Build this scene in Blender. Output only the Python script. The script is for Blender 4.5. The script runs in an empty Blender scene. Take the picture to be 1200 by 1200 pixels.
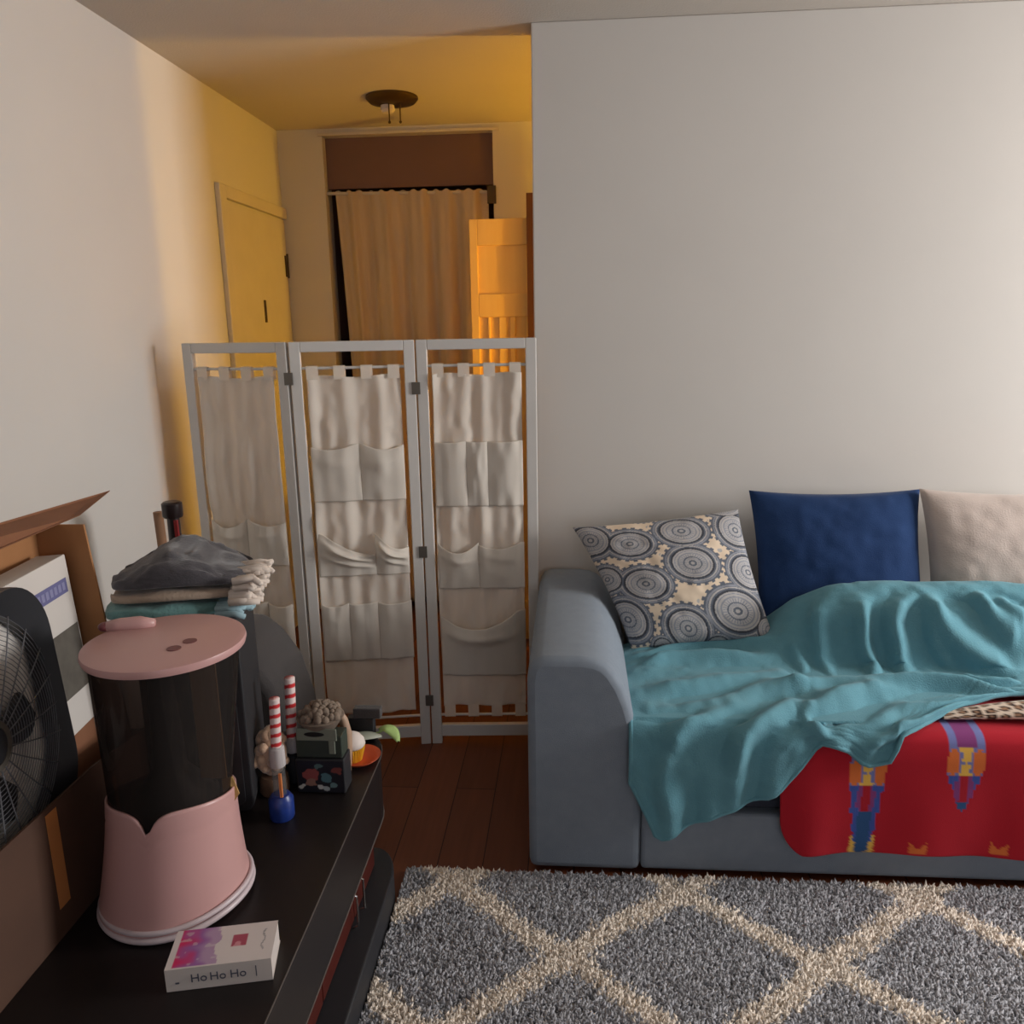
import bpy, math, random
import numpy as np
from mathutils import Vector, Matrix
S = bpy.context.scene
C = S.collection
PI = math.pi
rng = np.random.default_rng(7)
random.seed(7)

# ------------------------------------------------------------------ camera, world, lights, exposure
cd = bpy.data.cameras.new('camera'); cam = bpy.data.objects.new('camera', cd); C.objects.link(cam)
cd.sensor_width = 36; cd.lens = 950 / 1200 * 36; cd.clip_start = .02
pit, yaw, rol = math.radians(13), math.radians(4.5), math.radians(-1)
fw = Vector((-math.sin(yaw) * math.cos(pit), math.cos(yaw) * math.cos(pit), -math.sin(pit)))
rt = Vector((math.cos(yaw), math.sin(yaw), 0)); up = rt.cross(fw)
rt2 = math.cos(rol) * rt + math.sin(rol) * up; up2 = -math.sin(rol) * rt + math.cos(rol) * up
mw = Matrix((rt2, up2, -fw)).transposed().to_4x4(); mw.translation = (0, 0, 1.5)
cam.matrix_world = mw
S.camera = cam
S.view_settings.view_transform = 'Standard'; S.view_settings.look = 'None'
S.view_settings.exposure = -0.17; S.view_settings.gamma = 1; S.view_settings.use_curve_mapping = False
w = bpy.data.worlds.new('world'); S.world = w; w.use_nodes = True
w.node_tree.nodes['Background'].inputs[0].default_value = (.8, .85, 1, 1)
w.node_tree.nodes['Background'].inputs[1].default_value = .15

def light(name, kind, loc, energy, col, **k):
    d = bpy.data.lights.new(name, kind); d.energy = energy; d.color = col
    for a, b in k.items(): setattr(d, a, b)
    o = bpy.data.objects.new(name, d); C.objects.link(o); o.location = loc; return o
# soft area light added for the brightness from the right, source unseen
wl = light('added_right_light', 'AREA', (3.55, 1.90, 1.50), 116, (1, .985, .97), shape='RECTANGLE', size=1.0, size_y=.95)
wl.rotation_euler = (0, math.radians(90), 0)
# warm bulb burning in the kitchen, round the corner behind the partition wall
light('kitchen_bulb', 'POINT', (1.15, 3.09, 1.25), 84, (1, .54, .045), shadow_soft_size=.05)
# cool fill light added behind the camera, before the rear window opening
bl = light('added_rear_fill', 'AREA', (.9, -2.45, 1.6), 14, (.80, .87, 1), shape='RECTANGLE', size=1.4, size_y=1.1)
bl.rotation_euler = (math.radians(90), 0, 0)

# ------------------------------------------------------------------ helpers
def lin(r, g, b):
    return tuple(((c / 255 / 12.92) if c / 255 <= .04045 else ((c / 255 + .055) / 1.055) ** 2.4) for c in (r, g, b))

def mat(name, col, rough=.6, col2=None, scale=8, bump=0, bscale=200, metal=0, sheen=0, trans=0, alpha=1, attr=None, spec=.5,
        stretch=(1, 1, 1), coat=0):
    m = bpy.data.materials.new(name); m.use_nodes = True
    nt = m.node_tree; N = nt.nodes; L = nt.links; P = N['Principled BSDF']
    P.inputs['Roughness'].default_value = rough; P.inputs['Metallic'].default_value = metal
    P.inputs['Specular IOR Level'].default_value = spec
    P.inputs['Sheen Weight'].default_value = sheen; P.inputs['Sheen Roughness'].default_value = .4
    P.inputs['Coat Weight'].default_value = coat
    tc = N.new('ShaderNodeTexCoord')
    mp = N.new('ShaderNodeMapping'); mp.inputs['Scale'].default_value = stretch; L.new(tc.outputs['Object'], mp.inputs['Vector'])
    if attr:
        a = N.new('ShaderNodeAttribute'); a.attribute_name = attr
        src = a.outputs['Color']
    else:
        nz = N.new('ShaderNodeTexNoise'); nz.inputs['Scale'].default_value = scale; nz.inputs['Detail'].default_value = 4
        L.new(mp.outputs[0], nz.inputs['Vector'])
        mx = N.new('ShaderNodeMix'); mx.data_type = 'RGBA'
        c2 = col2 or tuple(c * .86 for c in col)
        mx.inputs[6].default_value = (*col, 1); mx.inputs[7].default_value = (*c2, 1)
        L.new(nz.outputs['Fac'], mx.inputs[0]); src = mx.outputs[2]
    L.new(src, P.inputs['Base Color'])
    if bump:
        n2 = N.new('ShaderNodeTexNoise'); n2.inputs['Scale'].default_value = bscale; n2.inputs['Detail'].default_value = 3
        L.new(mp.outputs[0], n2.inputs['Vector'])
        b = N.new('ShaderNodeBump'); b.inputs['Strength'].default_value = bump; b.inputs['Distance'].default_value = .004
        L.new(n2.outputs['Fac'], b.inputs['Height']); L.new(b.outputs[0], P.inputs['Normal'])
    if trans:
        t = N.new('ShaderNodeBsdfTranslucent'); L.new(src, t.inputs['Color'])
        ms = N.new('ShaderNodeMixShader'); ms.inputs[0].default_value = trans
        L.new(P.outputs[0], ms.inputs[1]); L.new(t.outputs[0], ms.inputs[2])
        L.new(ms.outputs[0], N['Material Output'].inputs['Surface'])
    return m

def glass(name, col, rough=.05, tint=.5):
    m = bpy.data.materials.new(name); m.use_nodes = True
    nt = m.node_tree; N = nt.nodes; L = nt.links; P = N['Principled BSDF']
    P.inputs['Base Color'].default_value = (*[c * .25 for c in col], 1); P.inputs['Roughness'].default_value = rough
    P.inputs['Specular IOR Level'].default_value = .6
    t = N.new('ShaderNodeBsdfTransparent'); t.inputs['Color'].default_value = (*col, 1)
    ms = N.new('ShaderNodeMixShader'); ms.inputs[0].default_value = tint
    L.new(t.outputs[0], ms.inputs[1]); L.new(P.outputs[0], ms.inputs[2])
    L.new(ms.outputs[0], N['Material Output'].inputs['Surface'])
    return m

class MB:
    def __init__(s): s.v = []; s.f = []; s.c = []
    def add(s, v, f, col=None):
        n = len(s.v); s.v += [tuple(p) for p in v]; s.f += [tuple(n + i for i in q) for q in f]
        if col is not None: s.c += [tuple(col)] * len(v)
        return s
    def box(s, x0, x1, y0, y1, z0, z1, col=None):
        v = [(x, y, z) for z in (z0, z1) for y in (y0, y1) for x in (x0, x1)]
        return s.add(v, [(0, 2, 3, 1), (4, 5, 7, 6), (0, 1, 5, 4), (2, 6, 7, 3), (0, 4, 6, 2), (1, 3, 7, 5)], col)
    def hexa(s, bottom, top, col=None):      # 4 bottom + 4 top points, same winding (ccw seen from above)
        v = list(bottom) + list(top)
        return s.add(v, [(3, 2, 1, 0), (4, 5, 6, 7), (0, 1, 5, 4), (1, 2, 6, 5), (2, 3, 7, 6), (3, 0, 4, 7)], col)
    def prism(s, pts, z0, z1, M=None, col=None):  # outline in local xy, extruded in z
        n = len(pts); v = [(x, y, z0) for x, y in pts] + [(x, y, z1) for x, y in pts]
        if M is not None: v = [tuple(M @ Vector(p)) for p in v]
        f = [tuple(reversed(range(n))), tuple(range(n, 2 * n))] + [(i, (i + 1) % n, n + (i + 1) % n, n + i) for i in range(n)]
        return s.add(v, f, col)
    def tube(s, path, r, n=8, closed=False, col=None, cap=True):
        P = [Vector(p) for p in path]; m = len(P); rr = r if hasattr(r, '__len__') else [r] * m
        v = []; ref = None
        for i, p in enumerate(P):
            a = P[(i - 1) % m] if (closed or i) else p; b = P[(i + 1) % m] if (closed or i < m - 1) else p
            t = (b - a).normalized()
            if ref is None: ref = t.orthogonal().normalized()
            ref = (ref - t * ref.dot(t)).normalized(); bi = t.cross(ref)
            for k in range(n):
                th = 2 * PI * k / n; v.append(tuple(p + (ref * math.cos(th) + bi * math.sin(th)) * rr[i]))
        f = []
        for i in range(m if closed else m - 1):
            j = (i + 1) % m
            for k in range(n): f.append((i * n + k, i * n + (k + 1) % n, j * n + (k + 1) % n, j * n + k))
        if not closed and cap: f += [tuple(reversed(range(n))), tuple(range((m - 1) * n, m * n))]
        return s.add(v, f, col)
    def lathe(s, prof, n=40, c=(0, 0, 0), col=None, cap=True, cols=None):
        v = []; f = []; m = len(prof)
        for r, z in prof:
            for k in range(n):
                th = 2 * PI * k / n; v.append((c[0] + r * math.cos(th), c[1] + r * math.sin(th), c[2] + z))
        for i in range(m - 1):
            for k in range(n): f.append((i * n + k, i * n + (k + 1) % n, (i + 1) * n + (k + 1) % n, (i + 1) * n + k))
        if cap: f += [tuple(reversed(range(n))), tuple(range((m - 1) * n, m * n))]
        if cols:
            k0 = len(s.v); s.add(v, f); s.c += [tuple(cols[i]) for i in range(m) for k in range(n)]; return s
        return s.add(v, f, col)
    def grid(s, P, cols=None, wrap=False):
        P = np.asarray(P); a, b = P.shape[:2]
        idx = np.arange(a * b).reshape(a, b); f = []
        q = np.stack([idx[:-1, :-1], idx[1:, :-1], idx[1:, 1:], idx[:-1, 1:]], -1).reshape(-1, 4)
        k = len(s.v); s.v += [tuple(p) for p in P.reshape(-1, 3).tolist()]; s.f += [tuple(int(i) + k for i in r) for r in q.tolist()]
        if cols is not None: s.c += [tuple(c) for c in np.asarray(cols).reshape(-1, 3).tolist()]
        return s
    def sphere(s, c, r, n=16, m=10, col=None):
        rx, ry, rz = r if hasattr(r, '__len__') else (r, r, r)
        v = []; f = []
        for i in range(m + 1):
            ph = PI * (i + .001) / (m + .002) - PI / 2
            for k in range(n):
                th = 2 * PI * k / n
                v.append((c[0] + rx * math.cos(ph) * math.cos(th), c[1] + ry * math.cos(ph) * math.sin(th), c[2] + rz * math.sin(ph)))
        for i in range(m):
            for k in range(n): f.append((i * n + k, i * n + (k + 1) % n, (i + 1) * n + (k + 1) % n, (i + 1) * n + k))
        return s.add(v, f, col)

def obj(name, mb, m, parent=None, smooth=False, bevel=0, solid=0, subd=0, local=False, angle=None, wn=False):
    me = bpy.data.meshes.new(name)
    v = mb.v
    if parent is not None and not local:
        l = parent.location
        if parent.parent: l = l + parent.parent.location
        v = [(x - l[0], y - l[1], z - l[2]) for x, y, z in v]
    me.from_pydata(v, [], mb.f); me.update()
    if mb.c and len(mb.c) == len(mb.v):
        ca = me.color_attributes.new('Col', 'FLOAT_COLOR', 'POINT')
        arr = np.ones((len(v), 4), 'f4'); arr[:, :3] = np.array(mb.c, 'f4'); ca.data.foreach_set('color', arr.ravel())
    me.materials.append(m)
    if smooth: me.polygons.foreach_set('use_smooth', [True] * len(me.polygons))
    if smooth and angle: me.set_sharp_from_angle(angle=math.radians(angle))
    o = bpy.data.objects.new(name, me); C.objects.link(o)
    if parent is not None: o.parent = parent
    if solid:
        d = o.modifiers.new('solid', 'SOLIDIFY'); d.thickness = solid; d.offset = 0
    if bevel:
        b = o.modifiers.new('bevel', 'BEVEL'); b.width = bevel; b.segments = 3; b.limit_method = 'ANGLE'; b.angle_limit = math.radians(40)
    if subd:
        d = o.modifiers.new('sub', 'SUBSURF'); d.levels = subd; d.render_levels = subd
    return o

def tag(o, label, cat, group=None):
    o['label'] = label; o['category'] = cat
    if group: o['group'] = group
    return o
def thing(name, label, cat, loc, group=None):
    o = bpy.data.objects.new(name, None); C.objects.link(o); o.location = loc; o.empty_display_size = .05
    return tag(o, label, cat, group)
def struct(name, mb, m, parent=None, **k):
    o = obj(name, mb, m, parent, **k)
    if parent is None: o['kind'] = 'structure'
    return o
def frame_empty(name, M):
    o = bpy.data.objects.new(name, None); C.objects.link(o); o.matrix_world = M; o.empty_display_size = .05; return o

def pch(xs, ys, x): # smooth monotone-ish interpolation (Catmull-Rom on a non-uniform axis)
    xs = np.asarray(xs, float); ys = np.asarray(ys, float); x = np.asarray(x, float)
    d = np.diff(ys) / np.diff(xs); mth = np.zeros_like(ys)
    mth[1:-1] = np.where(d[:-1] * d[1:] > 0, 2 * d[:-1] * d[1:] / (d[:-1] + d[1:] + 1e-12), 0); mth[0] = d[0]; mth[-1] = d[-1]
    i = np.clip(np.searchsorted(xs, x) - 1, 0, len(xs) - 2); h = xs[i + 1] - xs[i]; t = np.clip((x - xs[i]) / h, 0, 1)
    return ys[i] * (2 * t**3 - 3 * t**2 + 1) + h * mth[i] * (t**3 - 2 * t**2 + t) + ys[i + 1] * (-2 * t**3 + 3 * t**2) + h * mth[i + 1] * (t**3 - t**2)

def vnoise(x, y, seed=0):  # smooth value noise
    x = np.asarray(x, float); y = np.asarray(y, float)
    r = np.random.default_rng(seed).random((64, 64)) * 2 - 1
    xi = np.floor(x).astype(int); yi = np.floor(y).astype(int); fx = x - xi; fy = y - yi
    fx = fx * fx * (3 - 2 * fx); fy = fy * fy * (3 - 2 * fy)
    g = lambda a, b: r[a % 64, b % 64]
    return (g(xi, yi) * (1 - fx) + g(xi + 1, yi) * fx) * (1 - fy) + (g(xi, yi + 1) * (1 - fx) + g(xi + 1, yi + 1) * fx) * fy

def text_mesh(txt, size, extrude=.0004, shear=0):
    cu = bpy.data.curves.new('lettering', 'FONT'); cu.body = txt; cu.size = size; cu.extrude = extrude; cu.shear = shear
    cu.align_x = 'CENTER'; cu.align_y = 'CENTER'
    t = bpy.data.objects.new('lettering_source', cu); C.objects.link(t)
    dg = bpy.context.evaluated_depsgraph_get(); dg.update()
    me = bpy.data.meshes.new_from_object(t.evaluated_get(dg))
    bpy.data.objects.remove(t); bpy.data.curves.remove(cu)
    return me

# ------------------------------------------------------------------ materials
M = {}
M['wall'] = mat('wall_paint', lin(214, 209, 203), .85, lin(208, 203, 197), 3, .03, 120)
M['ceil'] = mat('ceiling_paint', lin(196, 188, 178), .9, lin(190, 181, 171), 3, .25, 160)
M['trim'] = mat('trim_paint', lin(216, 208, 196), .5)
M['closet'] = mat('closet_brown', lin(128, 100, 92), .9)
M['dwood'] = mat('brown_door_trim', lin(96, 52, 30), .6, lin(70, 36, 20), 6, stretch=(1, 1, .1))
M['orange_wood'] = mat('golden_wood', lin(250, 212, 136), .5, lin(240, 192, 112), 5, stretch=(6, 6, .6))
M['screen'] = mat('white_painted_wood', lin(214, 210, 205), .45, lin(205, 201, 196), 6)
M['cotton'] = mat('white_cotton', lin(246, 240, 230), .9, lin(238, 230, 220), 10, .25, 500, trans=.33, spec=.15)
M['tan'] = mat('tan_curtain_cloth', lin(228, 210, 184), .9, lin(206, 184, 156), 9, .2, 400, trans=.15, stretch=(3, 3, .4), spec=.15)
M['sofa'] = mat('blue_grey_upholstery', lin(136, 146, 158), .75, lin(122, 132, 144), 30, .35, 700, sheen=.15, spec=.25)
M['navy_cushion'] = mat('navy_seat_cloth', lin(40, 46, 62), .8, None, 20)
M['navy'] = mat('navy_velvet', lin(42, 68, 112), .85, lin(30, 50, 88), 9, .3, 300, sheen=.15, spec=.1)
M['cream'] = mat('cream_velvet', lin(200, 186, 178), .9, lin(178, 164, 156), 8, .3, 200, sheen=.3, spec=.1)
M['teal'] = mat('teal_fleece', lin(108, 158, 172), .9, lin(92, 142, 156), 14, .5, 260, sheen=.12, spec=.1)
M['attr'] = mat('printed_cloth', (1, 1, 1), .9, attr='Col', sheen=.1, spec=.15, bump=.2, bscale=500)
M['pile'] = mat('shag_pile', (1, 1, 1), .9, attr='Col', spec=.15)
M['attr_paper'] = mat('printed_paper', (1, 1, 1), .45, attr='Col')
M['rugback'] = mat('rug_backing', lin(112, 108, 106), .95)
M['espresso'] = mat('espresso_veneer', lin(30, 24, 24), .42, lin(24, 19, 19), 5, stretch=(8, .6, 8), spec=.4)
M['redwood'] = mat('dark_red_veneer', lin(88, 34, 26), .35, lin(66, 24, 18), 6, stretch=(1, 1, .3))
M['edge'] = mat('pale_edge_band', lin(96, 88, 84), .4)  # thin paler line run along the stand edges
M['chrome'] = mat('chrome', lin(210, 205, 200), .2, metal=1)
M['brass'] = mat('aged_brass', lin(92, 74, 48), .4, metal=.8)
M['grey_metal'] = mat('grey_hinge', lin(118, 112, 104), .5, metal=.6)
M['card'] = mat('corrugated_card', lin(176, 124, 80), .85, lin(160, 110, 68), 14, .1, 90)
M['card_shade'] = mat('shaded_card', lin(88, 60, 44), .75, lin(68, 44, 32), 9)  # front panel's shade put into a darker card colour
M['card_in'] = mat('card_print', lin(146, 98, 70), .85, lin(126, 82, 56), 14)
M['orange_strip'] = mat('glossy_orange_strip', lin(196, 130, 76), .25)
M['carton_white'] = mat('white_carton', lin(222, 216, 210), .6, lin(212, 205, 198), 4)
M['label_blue'] = mat('violet_print', lin(112, 112, 158), .6)
M['label_pale'] = mat('pale_violet_print', lin(146, 146, 184), .6)
M['label_grey'] = mat('grey_print', lin(118, 112, 102), .6, lin(70, 66, 62), 30)
M['fan_black'] = mat('fan_black_plastic', lin(46, 46, 50), .4)
M['fan_grille'] = mat('fan_grille_wire', lin(104, 104, 108), .35)
M['pink'] = mat('pink_plastic', lin(202, 158, 154), .35, lin(196, 151, 148), 3, spec=.45)
M['rim'] = mat('pale_lilac_plastic', lin(214, 198, 202), .35)
M['pink_dark'] = mat('dark_red_plastic', lin(120, 62, 66), .4)
M['smoke'] = glass('smoky_plastic', (.34, .29, .27), .06, .24)
M['gold'] = mat('gold_card', lin(190, 150, 92), .5)
M['black'] = mat('matt_black', lin(34, 34, 38), .55, lin(34, 34, 38), 8)
M['black_hole'] = mat('black_opening', lin(10, 10, 12), .8)
M['bag'] = mat('dark_grey_fabric', lin(76, 72, 72), .9, lin(62, 58, 58), 16, .4, 300, sheen=.2)
M['shawl_grey'] = mat('charcoal_knit', lin(92, 88, 92), .95, lin(56, 54, 58), 40, .5, 160, sheen=.4, stretch=(1, 3, 3))
M['shawl_beige'] = mat('beige_knit', lin(186, 166, 148), .95, lin(166, 146, 128), 30, .5, 160, sheen=.4)
M['shawl_teal'] = mat('aqua_knit', lin(126, 170, 170), .95, lin(104, 150, 150), 30, .5, 160, sheen=.4)
M['fringe_cream'] = mat('cream_fringe', lin(222, 208, 196), .95)
M['fringe_aqua'] = mat('pale_aqua_fringe', lin(160, 190, 200), .95)
M['bottle'] = mat('dark_bottle', lin(36, 24, 24), .3)
M['foil'] = mat('red_foil', lin(140, 26, 30), .4)
M['stick'] = mat('brown_stick', lin(150, 112, 84), .6)
M['plush'] = mat('cream_plush', lin(214, 184, 160), .95, lin(190, 152, 122), 26, .6, 120, sheen=.5)
M['wicker'] = mat('brown_wicker', lin(118, 88, 66), .8, lin(80, 58, 42), 60)
M['dkgreen'] = mat('dark_green_tin', lin(52, 62, 54), .5)
M['palegreen'] = mat('pale_sage', lin(126, 132, 118), .6)
M['tuft'] = mat('grey_brown_tufts', lin(150, 132, 116), .95, lin(92, 80, 70), 60)
M['tusk'] = mat('beige_ceramic', lin(176, 146, 122), .5)
M['orange'] = mat('orange_plate', lin(206, 92, 54), .45, lin(190, 76, 40), 8)
M['yellow'] = mat('yellow_wrapper', lin(236, 178, 40), .6)
M['frosting'] = mat('white_frosting', lin(226, 214, 206), .7)
M['leaf'] = mat('lime_leaf', lin(168, 196, 120), .6)
M['leafwhite'] = mat('sage_white', lin(176, 180, 164), .6)
M['clear'] = glass('clear_plastic', (.85, .85, .85), .1, .3)
M['blue'] = mat('blue_base', lin(36, 66, 150), .35, lin(20, 36, 92), 60)
M['orange_lab'] = mat('orange_label', lin(232, 140, 80), .5)
M['barcode'] = mat('barcode_label', lin(214, 206, 204), .5, lin(150, 145, 148), 180, stretch=(1, 1, .05))
M['book'] = mat('book_pages', lin(214, 204, 198), .6)
M['ink'] = mat('dark_ink', lin(84, 84, 98), .6)

# plank floor
def floor_mat():
    m = bpy.data.materials.new('dark_laminate'); m.use_nodes = True
    nt = m.node_tree; N = nt.nodes; L = nt.links; P = N['Principled BSDF']
    tc = N.new('ShaderNodeTexCoord'); mp = N.new('ShaderNodeMapping'); mp.inputs['Rotation'].default_value = (0, 0, PI / 2)
    L.new(tc.outputs['Object'], mp.inputs['Vector'])
    br = N.new('ShaderNodeTexBrick'); br.inputs['Scale'].default_value = 1; br.inputs['Brick Width'].default_value = 1.2; br.inputs['Row Height'].default_value = .13
    br.inputs['Mortar Size'].default_value = .0015
    br.inputs['Color1'].default_value = (*lin(132, 78, 54), 1); br.inputs['Color2'].default_value = (*lin(114, 66, 46), 1); br.inputs['Mortar'].default_value = (*lin(46, 24, 18), 1)
    L.new(mp.outputs[0], br.inputs['Vector'])
    mp2 = N.new('ShaderNodeMapping'); mp2.inputs['Scale'].default_value = (30, 2, 2); L.new(tc.outputs['Object'], mp2.inputs['Vector'])
    nz = N.new('ShaderNodeTexNoise'); nz.inputs['Scale'].default_value = 2; nz.inputs['Detail'].default_value = 5; L.new(mp2.outputs[0], nz.inputs['Vector'])
    mx = N.new('ShaderNodeMix'); mx.data_type = 'RGBA'; mx.blend_type = 'MULTIPLY'; mx.inputs[0].default_value = .6
    cr = N.new('ShaderNodeValToRGB'); cr.color_ramp.elements[0].color = (.5, .45, .4, 1); cr.color_ramp.elements[1].color = (1.15, 1.1, 1.05, 1)
    L.new(nz.outputs['Fac'], cr.inputs[0]); L.new(br.outputs['Color'], mx.inputs[6]); L.new(cr.outputs[0], mx.inputs[7])
    L.new(mx.outputs[2], P.inputs['Base Color']); P.inputs['Roughness'].default_value = .5; P.inputs['Specular IOR Level'].default_value = .35
    return m
M['floor'] = floor_mat()

# ------------------------------------------------------------------ the setting
XL, YB, ZC, YF = -1.43, 2.84, 2.43, 4.12
XP = -.137            # free edge of the partition wall
XR, YR = 3.42, -2.55
struct('floor', MB().box(XL - .1, XR + .1, YR - .1, 5.0, -.05, 0), M['floor'])
struct('ceiling', MB().box(XL - .1, XR + .1, YR - .1, 5.0, ZC, ZC + .08), M['ceil'])
struct('wall_left', MB().box(XL - .1, XL, YR - .1, YF, 0, ZC), M['wall'])
struct('wall_back', MB().box(XP, XR, YB, YB + .12, 0, ZC), M['wall'], bevel=.004)
OX0, OX1, OZ = -1.209, -.386, 2.397
struct('wall_far', MB().box(XL - .1, OX0, YF, YF + .11, 0, ZC).box(OX1, XR + .1, YF, YF + .11, 0, ZC).box(OX0, OX1, YF, YF + .11, OZ, ZC), M['wall'])
struct('wall_closet', MB().box(OX0 - .06, OX0 - .01, YF + .11, 4.8, 0, ZC).box(OX1 + .01, OX1 + .06, YF + .11, 4.8, 0, ZC).box(OX0 - .06, OX1 + .06, 4.75, 4.8, 0, ZC), M['closet'])
# right and rear walls, unseen, with window openings added for the area lights
struct('wall_right', MB().box(XR, XR + .1, YR, 1.3, 0, ZC).box(XR, XR + .1, 2.5, YF, 0, ZC).box(XR, XR + .1, 1.3, 2.5, 0, .9).box(XR, XR + .1, 1.3, 2.5, 2.1, ZC), M['wall'])
struct('wall_front', MB().box(XL, .1, YR - .1, YR, 0, ZC).box(1.7, XR, YR - .1, YR, 0, ZC).box(.1, 1.7, YR - .1, YR, 0, .95).box(.1, 1.7, YR - .1, YR, 2.2, ZC), M['wall'])
def winframe(n, a, b, z0, z1, fixed, axis):
    mb = MB()
    for (p0, p1, q0, q1) in ((a, a + .05, z0, z1), (b - .05, b, z0, z1), (a, b, z0, z0 + .05), (a, b, z1 - .05, z1)):
        if axis == 'y': mb.box(fixed, fixed + .05, p0, p1, q0, q1)
        else: mb.box(p0, p1, fixed, fixed + .05, q0, q1)
    struct(n, mb, M['trim'])
winframe('added_window_1', 1.3, 2.5, .9, 2.1, XR + .02, 'y')
winframe('added_window_2', .1, 1.7, .95, 2.2, YR - .08, 'x')
struct('wall_header', MB().box(OX0, OX1, YF + .05, YF + .07, 2.165, OZ), M['closet'])
# slim trim over the closet opening
struct('trim_1', MB().box(OX0 - .02, OX1 + .03, YF - .012, YF - .0005, OZ, OZ + .012), M['trim'])

# entrance door in the left hallway wall
d = bpy.data.objects.new('door_1', None); C.objects.link(d); d.location = (XL, 3.75, 0); d['kind'] = 'structure'
y0, y1, zt = 3.34, 4.115, 2.073
mb = MB().box(XL + .0005, XL + .022, y0, y0 + .065, 0, zt).box(XL + .0005, XL + .022, y0 + .065, y1, zt - .05, zt)
obj('door_casing', mb, M['trim'], d, bevel=.004)
obj('door_leaf', MB().box(XL + .0005, XL + .010, y0 + .075, y1 - .012, .01, zt - .058), M['trim'], d, bevel=.002)
obj('door_hinge', MB().box(XL + .0101, XL + .015, y1 - .045, y1 - .012, 1.75, 1.85).tube([(XL + .015, y1 - .018, 1.745), (XL + .015, y1 - .018, 1.86)], .005), M['brass'], d)
obj('door_viewer_plate', MB().box(XL + .0101, XL + .014, 3.745, 3.765, 1.53, 1.63), M['brass'], d)

# panelled wooden door standing open round the corner, its dark casing beyond
d2 = bpy.data.objects.new('door_2', None); C.objects.link(d2); d2.location = (-.1, 3.72, 0); d2['kind'] = 'structure'
L0, L1, Yd = -.458, .30, 3.70
mb = MB()
for (a, b, z0, z1) in ((L0, L0 + .035, .01, 1.95), (L1 - .09, L1, .01, 1.95), (L0 + .035, L1 - .09, 1.84, 1.95), (L0 + .035, L1 - .09, 1.535, 1.635), (L0 + .035, L1 - .09, .01, .2),
                       (-.385, -.375, .2, 1.535), (-.335, -.30, .2, 1.535), (-.285, -.262, .2, 1.535)):
    mb.box(a, b, Yd, Yd + .035, z0, z1)
obj('door_frame', mb, M['orange_wood'], d2, bevel=.003)
obj('door_panel', MB().box(L0 + .03, L1 - .08, Yd + .012, Yd + .026, .05, 1.9), M['orange_wood'], d2)
struct('wall_light_blocker', MB().box(-.06, .02, 2.962, 3.60, 0, .98), M['wall'])  # unseen half-height wall added to keep bulb light off the lower hall
struct('trim_2', MB().box(-.204, -.16, 3.655, 3.69, 0, 2.045), M['dwood'])

# ------------------------------------------------------------------ sofa
sofa = thing('sofa', 'blue-grey upholstered sofa with a rounded arm, pushed against the white wall', 'sofa', (1.0, 2.4, 0))
# arm: profile in x-z swept along y
prof = [(-.125, .015), (.183, .015), (.183, .36), (.176, .40), (.165, .45), (.148, .515), (.128, .565), (.105, .603), (.082, .628), (.055, .64), (.02, .645), (-.08, .645), (-.105, .637), (-.119, .615), (-.125, .58)]
def arm(x0, sgn, name='armrest'):
    mb = MB(); pr = [(x0 + sgn * x, z) for x, z in prof]
    if sgn < 0: pr = pr[::-1]
    ys = [1.985, 2.81]; n = len(pr)
    v = [(x, y, z) for y in ys for x, z in pr]
    f = [tuple(range(n)), tuple(reversed(range(n, 2 * n)))] + [(i, n + i, n + (i + 1) % n, (i + 1) % n) for i in range(n)]
    mb.add(v, f); return mb
obj('armrest', arm(0, 1), M['sofa'], sofa, smooth=True, angle=50, bevel=.022)
obj('armrest', arm(2.42, -1), M['sofa'], sofa, smooth=True, angle=50, bevel=.022)
obj('base', MB().box(.184, 2.236, 1.99, 2.80, .02, .20), M['sofa'], sofa, bevel=.012)
obj('seat_cushion', MB().box(.186, 1.21, 1.995, 2.66, .201, .45), M['navy_cushion'], sofa, bevel=.04)
obj('seat_cushion', MB().box(1.214, 2.234, 1.995, 2.66, .201, .45), M['navy_cushion'], sofa, bevel=.04)
obj('backrest', MB().box(.184, 2.236, 2.665, 2.81, .201, .56), M['sofa'], sofa, bevel=.03)
for x in (-.06, 2.40):
    for y in (2.05, 2.74):
        obj('foot', MB().box(x - .02, x + .02, y - .02, y + .02, .0, .018), M['black'], sofa)

# pillows: bilinear quad with pinched corners and a puffed thickness
def pillow_pts(TL, TR, BR, BL, T, n=60, pinch=.06, seed=0, sag=0):
    TL, TR, BR, BL = [np.array(p, float) for p in (TL, TR, BR, BL)]
    u = np.linspace(-1, 1, n); U, V = np.meshgrid(u, u, indexing='ij')
    Up = U * (1 - pinch * (1 - V**2) * np.abs(U)**2); Vp = V * (1 - pinch * (1 - U**2) * np.abs(V)**2)
    a = (Up + 1) / 2; b = (Vp + 1) / 2
    P = (BL * ((1 - a) * (1 - b))[..., None] + BR * (a * (1 - b))[..., None] + TL * ((1 - a) * b)[..., None] + TR * (a * b)[..., None])
    nrm = np.cross(BR - BL, TL - BL); nrm /= np.linalg.norm(nrm)
    th = T * np.clip((1 - U**2) * (1 - V**2), 0, 1) ** .42 * (1 - .25 * sag * V)
    wr = .004 * vnoise(U * 3 + 10, V * 3 + 10, seed) + .002 * vnoise(U * 9 + 10, V * 9 + 10, seed + 1)
    edge = np.clip((1 - U**2) * (1 - V**2) * 6, 0, 1)
    F = P + nrm * (th + wr * edge)[..., None]; Bk = P - nrm * (th * .8)[..., None]
    return F, Bk, a, b
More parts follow.
